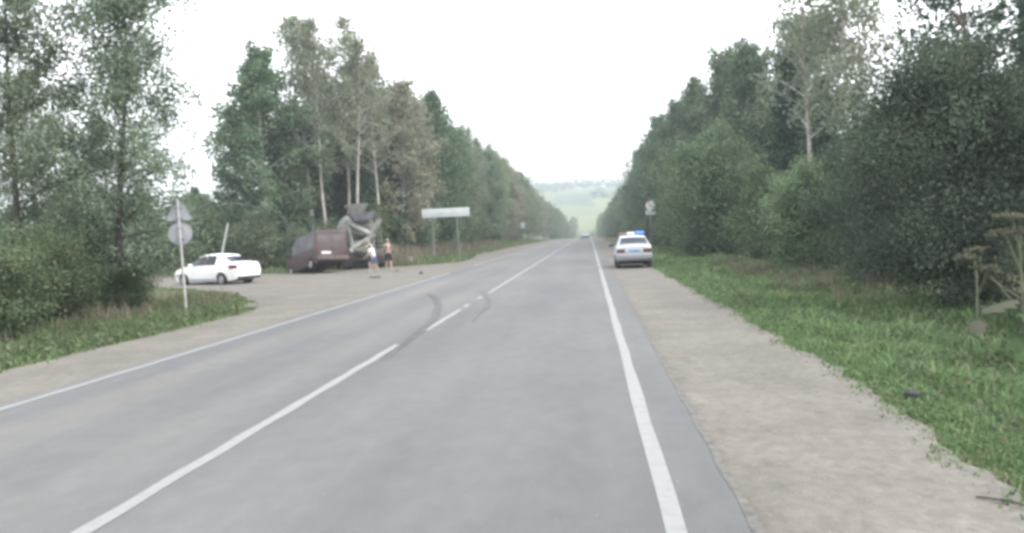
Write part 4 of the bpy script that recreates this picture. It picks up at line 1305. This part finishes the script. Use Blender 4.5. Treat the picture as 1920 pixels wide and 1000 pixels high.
for k in range(8): lad.tube([(.03 + .008 * k, -.92, 1.05 + .28 * k), (.03 + .008 * k, -1.12, 1.05 + .28 * k)], .016, 5)
lad.build('ladder', 'mixer_grey', MX)
MB().rbox((3.6, 1.0, .85), (.9, .35, .5), .06).build('fuel_tank', 'mixer_dark', MX)
MB().rbox((5.55, 0, 1.7), (.35, 1.5, 1.2), .05).build('front_frame', 'mixer_dark', MX)
cb = MB().prism([(5.85, .70), (7.55, .70), (7.60, 1.55), (7.30, 2.75), (7.05, 2.88), (5.85, 2.88)], -1.2, 1.2, lambda a, b, d: (a, d, b)).build('cab', 'cab_paint', MX)
for s in (1, -1): part_box('cab_window', (6.75, s * 1.2, 2.15), (.75, .02, .70), 'glass', cb, .008)
part_box('windscreen', (7.47, 0, 2.15), (.03, 2.1, .80), 'glass', cb, .01, Matrix.Rotation(-.24, 3, 'Y'))
part_box('front_bumper', (7.62, 0, .65), (.18, 2.4, .35), 'mixer_dark', MX, .05)

# ------------------------------------------------------------------ people
def skin_mesh(verts, edges, root=0, sub=1):
    me = bpy.data.meshes.new('s')
    me.from_pydata([v[:3] for v in verts], edges, [])
    o = bpy.data.objects.new('s', me); C.objects.link(o)
    md = o.modifiers.new('k', 'SKIN'); md.use_smooth_shade = True
    for i, v in enumerate(verts):
        r_ = v[3]
        me.skin_vertices[0].data[i].radius = r_ if isinstance(r_, tuple) else (r_, r_)
    me.skin_vertices[0].data[root].use_root = True
    s = o.modifiers.new('u', 'SUBSURF'); s.levels = sub; s.render_levels = sub
    bpy.context.view_layer.update()
    m = bpy.data.meshes.new_from_object(o.evaluated_get(bpy.context.evaluated_depsgraph_get()))
    bpy.data.objects.remove(o); bpy.data.meshes.remove(me)
    return m

def join_meshes(ms, name, mat):
    bm = bmesh.new()
    for m_ in ms: bm.from_mesh(m_)
    for f in bm.faces: f.smooth = True; f.material_index = 0
    out_ = bpy.data.meshes.new(name); bm.to_mesh(out_); bm.free()
    out_.materials.clear(); out_.materials.append(M[mat])
    return out_

def person(label, loc, rz, hgt, J, shirt, shorts, hair, shoes='shoe', long_hair=False, legs_len=.5, group='people at the crash'):
    """J: joints in metres for a 1.75 m figure facing +x (y to the left)"""
    t = thing('person', label, 'person', loc, rz, group)
    k = hgt / 1.75
    t.scale = (k, k, k)
    V = lambda n: Vector(J[n])
    head = V('head'); neck = V('neck'); chest = V('chest'); belly = V('belly'); pel = V('pelvis')
    vs = [(*pel, (.135, .155)), (*belly, (.115, .14)), (*chest, (.125, .165)), (*neck.lerp(chest, .28), (.07, .10)), (*neck, .056), (*head.lerp(neck, .55), .062)]
    ed = [(0, 1), (1, 2), (2, 3), (3, 4), (4, 5)]
    def chain(start, pts):
        p = start
        for q in pts:
            vs.append(q); ed.append((p, len(vs) - 1)); p = len(vs) - 1
        return p
    fingers = []
    for s, nm in ((1, 'l'), (-1, 'r')):
        sh, el, wr, ha = V('sh' + nm), V('el' + nm), V('wr' + nm), V('ha' + nm)
        chain(3, [(*sh, .062), (*sh.lerp(el, .35), .050), (*el, .040), (*el.lerp(wr, .3), .040), (*wr, .027), (*wr.lerp(ha, .7), (.036, .020))])
        hd = (ha - wr).normalized(); side = hd.cross(Vector((0, 1, 0)) if abs(hd.y) < .8 else Vector((1, 0, 0))).normalized(); pn = hd.cross(side)
        base = wr.lerp(ha, .75)
        for f, (off, ln) in enumerate(((-.030, .070), (-.010, .080), (.010, .075), (.030, .058))):
            a = base + side * off
            b = a + hd * ln * .55 + pn * .006; c = b + hd * ln * .40 + pn * .022
            fingers.append(skin_mesh([(*(a - hd * .03), .0095), (*a, .0095), (*b, .0088), (*c, .0070)], [(0, 1), (1, 2), (2, 3)], 0, 1))
        a = wr.lerp(ha, .35) - side * .026
        b = a - side * .026 + hd * .028 + pn * .012; c = b + hd * .034 + pn * .012 - side * .004
        fingers.append(skin_mesh([(*a, .013), (*b, .0105), (*c, .008)], [(0, 1), (1, 2)], 0, 1))
        hp, kn, an, to = V('hip' + nm), V('kn' + nm), V('an' + nm), V('to' + nm)
        chain(0, [(*hp, .100), (*hp.lerp(kn, .45), .082), (*kn, .058), (*kn.lerp(an, .32), .056), (*an, .038)])
    body = skin_mesh(vs, ed, 0, 2)
    # head: shaped ellipsoid with jaw, nose and ears
    bm = bmesh.new()
    bmesh.ops.create_uvsphere(bm, u_segments=20, v_segments=14, radius=1)
    hq = (head - neck).normalized()
    fw = Vector(J.get('face', (1, 0, 0))).normalized()
    lf = hq.cross(fw).normalized(); fw = lf.cross(hq)
    for v in bm.verts:
        x, y, z = v.co
        jaw = 1 - .28 * max(0, -z) ** 1.4
        nose = .020 * math.exp(-((y / .22) ** 2) - ((z + .08) / .22) ** 2) if x > .6 else 0
        chin = .012 * math.exp(-((y / .3) ** 2) - ((z + .78) / .2) ** 2) if x > .2 else 0
        p = head + fw * (x * .098 * (1 - .10 * max(0, -z)) + nose + chin) + lf * (y * .076 * jaw) + hq * (z * .118)
        v.co = p
    hm = bpy.data.meshes.new('h'); bm.to_mesh(hm); bm.free()
    em = []
    for s in (1, -1):
        b2 = bmesh.new(); bmesh.ops.create_uvsphere(b2, u_segments=8, v_segments=6, radius=1)
        for v in b2.verts: v.co = head + lf * (s * .078 + v.co.x * .010) + fw * (-.006 + v.co.y * .020) + hq * (-.012 + v.co.z * .032)
        e_ = bpy.data.meshes.new('e'); b2.to_mesh(e_); b2.free(); em.append(e_)
    link('body', join_meshes([body, hm] + em + fingers, 'body', 'skin'), None, t)
    for s in (1, -1):
        b2 = MB(); c = head + fw * .089 + lf * s * .031 + hq * .004
        b2.lathe([(.001, -.012), (.010, -.004), (.011, .003), (.001, .009)], 8, Matrix.Translation(c) @ fw.to_track_quat('Z', 'Y').to_matrix().to_4x4()).build('eye', 'eye', t)
    m0 = head + fw * .086 - hq * .062
    MB().tube([m0 - lf * .022 - fw * .006, m0, m0 + lf * .022 - fw * .006], .006, 6).build('mouth', 'sign_pink', t)
    # hair
    bm = bmesh.new(); bmesh.ops.create_uvsphere(bm, u_segments=20, v_segments=14, radius=1)
    dele = []
    for v in bm.verts:
        x, y, z = v.co
        if (x > .35 and z < .42) or z < (-.75 if long_hair else -.35) or (abs(y) > .8 and z < -.05): dele.append(v)
        low = max(0, -z - .2) if long_hair else 0
        v.co = head + fw * (x * .110 - .004 - low * .02) + lf * (y * .086 * (1 + low * .2)) + hq * (z * .128 + .006 - low * .10) 
    bmesh.ops.delete(bm, geom=dele, context='VERTS')
    hme = bpy.data.meshes.new('hair'); bm.to_mesh(hme); bm.free(); smooth(hme, 80)
    link('hair', hme, hair, t)
    # clothes follow the joints
    if shirt:
        vs2 = [(*pel.lerp(belly, .1), (.150, .168)), (*belly, (.135, .158)), (*chest, (.142, .180)), (*neck.lerp(chest, .30), (.088, .118)), (*neck.lerp(chest, .10), (.066, .075))]
        ed2 = [(0, 1), (1, 2), (2, 3), (3, 4)]
        for nm in ('l', 'r'):
            sh, el = V('sh' + nm), V('el' + nm)
            vs2.append((*sh, .078)); ed2.append((3, len(vs2) - 1)); vs2.append((*sh.lerp(el, .62), .066)); ed2.append((len(vs2) - 2, len(vs2) - 1))
        m_ = skin_mesh(vs2, ed2, 0, 2); m_.materials.clear(); link('shirt', m_, shirt, t)
    vs3 = [(*pel.lerp(belly, .55), (.128, .155)), (*pel, (.152, .172))]; ed3 = [(0, 1)]
    for nm in ('l', 'r'):
        hp, kn = V('hip' + nm), V('kn' + nm)
        p = 1
        for q in ((*hp, .118), (*hp.lerp(kn, .5), .104), (*hp.lerp(kn, .92), .088)):
            vs3.append(q); ed3.append((p, len(vs3) - 1)); p = len(vs3) - 1
    m_ = skin_mesh(vs3, ed3, 0, 2); m_.materials.clear(); link('shorts', m_, shorts, t)
    for nm in ('l', 'r'):
        an, to = V('an' + nm), V('to' + nm)
        d = (to - an); d.z = 0; d.normalize()
        g0 = an.z - .075
        m_ = skin_mesh([(an.x - d.x * .055, an.y - d.y * .055, g0 + .040, .042), (an.x + d.x * .03, an.y + d.y * .03, g0 + .046, .044), (an.x + d.x * .11, an.y + d.y * .11, g0 + .036, (.044, .034)), (an.x + d.x * .175, an.y + d.y * .175, g0 + .030, (.034, .026))], [(0, 1), (1, 2), (2, 3)], 0, 1)
        m_.materials.clear(); link('shoe', m_, shoes, t)
    return t

def joints(lean=0.0, arms=((.05, .0), (.05, .0)), step=.12, face=(1, 0, 0), knee=.0):
    """standing figure 1.75 m tall facing +x; lean bends the trunk forward"""
    J = {}
    J['pelvis'] = (0, 0, .93)
    def up(x, z):     # rotate the trunk about the pelvis
        return (x * math.cos(lean) + z * math.sin(lean), z * math.cos(lean) - x * math.sin(lean))
    def tr(x, y, z):
        a, b = up(x, z - .93); return (a, y, b + .93)
    J['belly'] = tr(.01, 0, 1.10); J['chest'] = tr(-.005, 0, 1.30); J['neck'] = tr(-.01, 0, 1.50); J['head'] = tr(.025, 0, 1.64)
    J['face'] = face
    for s, nm, (fwd, out_) in ((1, 'l', arms[0]), (-1, 'r', arms[1])):
        sh = Vector(tr(-.01, s * .185, 1.43)); J['sh' + nm] = tuple(sh)
        a = fwd
        el = sh + Vector((math.sin(a) * .29, s * (.04 + out_), -math.cos(a) * .29)); J['el' + nm] = tuple(el)
        b = a + .35
        wr = el + Vector((math.sin(b) * .25, -s * .01, -math.cos(b) * .25)); J['wr' + nm] = tuple(wr)
        J['ha' + nm] = tuple(wr + Vector((math.sin(b) * .10, 0, -math.cos(b) * .10)))
        x = step * s
        J['hip' + nm] = (0.01, s * .10, .86)
        J['kn' + nm] = (x * .55 + .03 + knee, s * .105, .48); J['an' + nm] = (x - .03, s * .11, .085); J['to' + nm] = (x + .15, s * .13, .03)
    return J
# the shirtless man, back towards the road
person('shirtless man with fair hair and long black shorts standing by the grass', (-11.45, 43.2, zat(-11.45, 43.2) - .02), R(120), 1.80, joints(0.04, ((.25, .03), (.10, .02)), .10), None, 'cloth_black', 'hair_fair')
# dark haired person with white top and blue shorts, bending slightly
person('dark haired person in a white top and blue shorts beside the mixer wheels', (-11.55, 40.6, -.03), R(165), 1.58, joints(0.38, ((.45, .02), (.65, .02)), .16), 'cloth_white', 'cloth_blue', 'hair_dark', long_hair=True)
# pale shirted man at the truck's corner, reaching to it
person('man in a pale grey shirt reaching to the rear of the mixer', (-12.35, 42.9, -.03), R(175), 1.80, joints(0.18, ((1.15, .0), (.8, .02)), .12), 'cloth_grey', 'cloth_black', 'hair_fair')

# ------------------------------------------------------------------ signs and posts
S1 = thing('sign_post', 'pale pole with grey backs of a triangular and a round road sign', 'road sign', (-11.0, 20.0, zat(-11.0, 20.0)), R(-31))
S1.rotation_euler = (0, R(-1.0), R(20))          # local -y faces the camera side, leaning a little
MB().tube([(0, 0, -.3), (0, 0, 1.6), (0, 0, 3.10)], .034, 12).build('pole', 'post_pale', S1)
def tri_pts(s, rr):
    pts = []
    h = s * math.sqrt(3) / 2
    for (cx, cz), a0 in (((0, h * 2 / 3 - 2 * rr), 90), ((-s / 2 + rr * math.sqrt(3), -h / 3 + rr), 210), ((s / 2 - rr * math.sqrt(3), -h / 3 + rr), 330)):
        for k in range(7):
            a = R(a0 - 60 + 20 * k); pts.append((cx + rr * math.cos(a), cz + rr * math.sin(a)))
    return pts
tri = MB().prism([(a, b + 2.72) for a, b in tri_pts(.72, .05)], .050, .075, lambda a, b, d: (a, d, b)).build('triangular_sign', 'sign_back', S1)
rim_ = MB()
pts = [(a, .046, b + 2.72) for a, b in tri_pts(.70, .05)]
rim_.tube(pts + [pts[0]], .012, 6, False); rim_.build('rim', 'sign_rim', tri)
rd = MB().lathe([(.30, 0), (.312, .006), (.312, .022), (.30, .026)], 40, Matrix.Translation((0, .075, 2.16)) @ Matrix.Rotation(math.pi / 2, 4, 'X')).build('round_sign', 'sign_back', S1)
MB().tube([(.305 * math.cos(2 * math.pi * k / 36), .046, 2.16 + .305 * math.sin(2 * math.pi * k / 36)) for k in range(37)], .011, 6, False).build('rim', 'sign_rim', rd)
for z in (2.56, 2.86, 2.02, 2.30):
    MB().rbox((0, .015, z), (.16, .09, .035), .008).build('clamp', 'post_grey', S1)

S2 = thing('speed_sign', 'white round road sign with a small plate on a thin pole', 'road sign', (4.85, 62.0, zat(4.85, 62.0)), R(2))
MB().tube([(0, 0, -.3), (0, 0, 3.60)], .04, 10).build('pole', 'post_grey', S2)
dk = MB().lathe([(.35, 0), (.36, .006), (.36, .02), (.35, .026)], 36, Matrix.Translation((0, -.045, 3.72)) @ Matrix.Rotation(math.pi / 2, 4, 'X')).build('round_sign', 'sign_white', S2)
ringV, ringF = [], []
for k in range(36):
    a = 2 * math.pi * k / 36
    for r_ in (.345, .285): ringV.append((r_ * math.cos(a), -.0755, 3.72 + r_ * math.sin(a)))
for k in range(36):
    a, b = 2 * k, 2 * ((k + 1) % 36); ringF.append((a, a + 1, b + 1, b))
MB().add(ringV, ringF).build('sign_ring', 'sign_pink', dk, 0)
mk = MB()
for cx in (-.08, .09):
    mk.rbox((cx, -.0765, 3.73), (.11, .004, .17), .0015)
mk.build('sign_mark', 'sign_mark', dk, 0)
pl = MB().rbox((0, -.05, 3.19), (.72, .03, .34), .01).build('sign_plate', 'plate_pale', S2)
pk = MB()
for cx, wd in ((-.18, .12), (-.02, .12), (.17, .14)): pk.box((cx, -.0665, 3.19), (wd, .003, .13))
pk.build('plate_mark', 'sign_rim', pl, 0)

S3 = thing('town_board', 'long pale blank back of a board on two posts above the bank', 'road sign', (-10.75, 57.8, zat(-10.75, 57.8)), R(3))
bz = 3.58 - zat(-10.75, 57.8)
bd = MB().rbox((0, 0, bz), (3.62, .04, .66), .012).build('board', 'board_pale', S3)
for x in (-1.09, .80):
    MB().tube([(x + .10, .06, -.4), (x, .06, bz + .30)], .055, 10).build('post', 'post_grey', S3)
for z in (bz - .2, bz + .2): MB().rbox((0, .035, z), (3.4, .03, .05), .006).build('rail', 'post_grey', S3)

S4 = thing('leaning_post', 'thin pale post leaning to the right behind the white car', 'post', (-22.6, 45.2, zat(-22.6, 45.2)))
MB().tube([(0, 0, -.2), (.30, 0, 1.5), (.72, .05, 3.15 - zat(-22.6, 45.2))], [.075, .07, .06], 8).build('post', 'post_pale', S4)
tag(S4, cat='post')
S5 = thing('marker_sign', 'tiny pale marker sign on the far left verge before the trees', 'road sign', (-10.3, 120, zat(-10.3, 120)))
MB().tube([(0, 0, -.2), (0, 0, 2.9)], .05, 8).build('pole', 'post_grey', S5)
MB().rbox((0, -.06, 3.0), (.62, .03, .85), .01).build('panel', 'plate_pale', S5)

# ------------------------------------------------------------------ hogweed and large dry leaves on the right
def hogweed(label, loc, rz, Hh, heads, leaves, group='tall weeds at the right edge'):
    t = thing('tall_weed', label, 'plant', loc, rz, group)
    mb = MB()
    top = Vector((.03, .04, Hh))
    mb.tube([(0, 0, -.1), (.02, .0, Hh * .4), (.0, .03, Hh * .75), top], [.022, .018, .013, .007], 7)
    for (hx, hy, hz, rr, tilt) in heads:
        f = max(.3, hz / Hh - .32)
        s = Vector((.02, .01, Hh * f))
        e = Vector((hx, hy, hz - .05))
        mb.tube([s, s.lerp(e, .55) + Vector((0, 0, -.03)), e], [.011, .009, .006], 6)
    mb.build('stem', 'stalk', t)
    for (hx, hy, hz, rr, tilt) in heads:
        n_ = 420
        a = rng.random(n_) * 6.283; r_ = rr * np.sqrt(rng.random(n_))
        p = np.stack([r_ * np.cos(a), r_ * np.sin(a), -.22 * r_ ** 2 / rr + .012 * rng.normal(size=n_)], 1)
        mt = Matrix.Rotation(tilt, 3, 'Y')
        p = p @ np.array(mt).T + np.array([hx, hy, hz])
        Vq, Fq = leaf_quads(p, .034, .9)
        b2 = MB()
        for k in range(12):
            an = 2 * math.pi * k / 12
            q = mt @ Vector((rr * .8 * math.cos(an), rr * .8 * math.sin(an), -.03)) + Vector((hx, hy, hz))
            b2.tube([(hx, hy, hz - .07), q], .0035, 4)
        k0 = len(Vq); allV = np.concatenate([Vq, np.array([tuple(v) for v in b2.v])])
        me = bpy.data.meshes.new('umbel'); me.from_pydata([tuple(v) for v in allV], [], [tuple(f) for f in Fq] + [tuple(i + k0 for i in f) for f in b2.f])
        link('umbel', me, 'umbel', t)
    for (lx, ly, lz, ln, an, droop, mt_) in leaves:
        # lobed blade on a stalk
        V, Fs = [], []
        d = Vector((math.cos(an), math.sin(an), 0)); sd = Vector((-d.y, d.x, 0))
        n_ = 10
        for k in range(n_ + 1):
            f = k / n_
            wv = ln * .30 * math.sin(math.pi * min(1, f * .92 + .05)) ** .7 * (1 + .35 * math.sin(f * 19))
            c = Vector((lx, ly, lz)) + d * ln * f + Vector((0, 0, -droop * f * f * ln))
            V += [c + sd * wv - Vector((0, 0, .25 * wv)), c + Vector((0, 0, .01)), c - sd * wv - Vector((0, 0, .25 * wv))]
        for k in range(n_):
            a = 3 * k
            Fs += [(a, a + 1, a + 4, a + 3), (a + 1, a + 2, a + 5, a + 4)]
        lf_ = MB().add(V, Fs).build('leaf', mt_, t, 60)
        MB().tube([(.01, .01, max(.05, lz - .25)), (lx * .5, ly * .5, lz - .06), (lx, ly, lz)], .006, 5).build('leaf_stalk', 'stalk', lf_)
    return t
hogweed('tall hogweed with brown dry umbels at the right picture edge', (5.72, 10.95, zat(5.72, 10.95)), 0, 1.95,
        [(-.10, 0, 2.00, .24, .12), (-.16, .05, 1.80, .26, -.10), (-.42, .0, 1.30, .18, .25), (-.62, .1, 1.46, .16, .2), (.25, .1, 1.62, .2, -.2)],
        [(-.10, -.06, .85, .55, 3.5, .25, 'big_leaf'), (-.05, 0, .66, .40, 5.2, .5, 'big_leaf_green'), (.05, 0, .95, .5, .4, .4, 'big_leaf'), (-.1, 0, .42, .42, 4.4, .5, 'big_leaf_green'), (.0, .05, .55, .5, 5.8, .5, 'big_leaf_green')])
hogweed('lower green leaved weed with pale drooping leaves near the right edge', (5.35, 9.75, zat(5.35, 9.75)), 1.0, .85,
        [(.10, .05, .92, .09, .1)],
        [(-.05, 0, .50, .40, 2.4, .45, 'big_leaf_green'), (.05, 0, .40, .40, 5.4, .5, 'big_leaf_green'), (0, .05, .60, .34, 3.9, .5, 'big_leaf'), (0, -.05, .30, .42, 4.6, .3, 'big_leaf_green'), (0, 0, .25, .38, .8, .4, 'big_leaf_green')])
hogweed('slim dry weed leaning in front of the dark bush', (5.95, 12.6, zat(5.95, 12.6)), 2.2, 1.45,
        [(.05, .0, 1.50, .15, .2), (-.20, .1, 1.22, .12, .3)], [(.0, .0, .6, .4, 4.0, .5, 'big_leaf'), (.0, .0, .4, .4, 2.0, .5, 'big_leaf')])

# ------------------------------------------------------------------ small things on the ground
def lump(name, label, cat, loc, size, mat, n=14, seed=1, group=None):
    rnd = random.Random(seed)
    bm = bmesh.new(); bmesh.ops.create_icosphere(bm, subdivisions=2, radius=1)
    for v in bm.verts:
        k = 1 + rnd.uniform(-.22, .22)
        v.co = Vector((v.co.x * size[0] * k, v.co.y * size[1] * k, max(-.3, v.co.z) * size[2] * k))
    me = bpy.data.meshes.new(name); bm.to_mesh(me); bm.free()
    o = link(name, me, mat); o.location = loc; o.rotation_euler = (0, 0, rnd.random() * 6)
    return tag(o, label, cat, group)
lump('debris', 'dark piece of crash debris on the gravel in front of the mixer', 'debris', (-9.95, 35.0, .03), (.30, .12, .05), 'rubbish_dark', seed=3, group='crash debris')
lump('debris', 'small dark scrap on the gravel nearer the left edge line', 'debris', (-8.35, 37.5, .02), (.13, .09, .07), 'rubbish_dark', seed=5, group='crash debris')
lump('debris', 'small scrap lying by the feet of the shirtless man', 'debris', (-10.6, 41.6, .02), (.22, .12, .04), 'mixer_dark', seed=6, group='crash debris')
lump('rubbish_bag', 'dark crumpled scrap in the right grass edge', 'rubbish', (3.04, 7.8, zat(3.04, 7.8) + .02), (.07, .06, .06), 'rubbish_dark', seed=8)
lump('boulder', 'pale stone in the grass right of the shirtless man', 'stone', (-12.4, 52, zat(-12.4, 52) + .1), (.28, .24, .30), 'stone', seed=11)
o = MB().tube([(2.35, 5.05, -.02), (2.48, 4.92, .0), (2.62, 4.72, -.005), (2.70, 4.55, -.02)], [.006, .009, .008, .005], 6).build('dry_stick', 'bark_dark', None)
tag(o, 'thin dark stick on the gravel at the lower right corner', 'stick')

# ------------------------------------------------------------------ haze
hz = MB().box((0, 650, 45), (3000, 1500, 122)).build('haze', None, None, 0)
hm_ = bpy.data.materials.new('haze'); hm_.use_nodes = True
hn = hm_.node_tree.nodes; hl = hm_.node_tree.links
for q in list(hn):
    if q.type != 'OUTPUT_MATERIAL': hn.remove(q)
pv = hn.new('ShaderNodeVolumePrincipled')
pv.inputs['Color'].default_value = (.52, .575, .60, 1)
pv.inputs['Density'].default_value = 0.0010
pv.inputs['Anisotropy'].default_value = 0.0
hl.new(pv.outputs['Volume'], [q for q in hn if q.type == 'OUTPUT_MATERIAL'][0].inputs['Volume'])
hz.data.materials.append(hm_)
tag(hz, 'thin pale haze over the road and the far hillside', 'haze', kind='stuff')
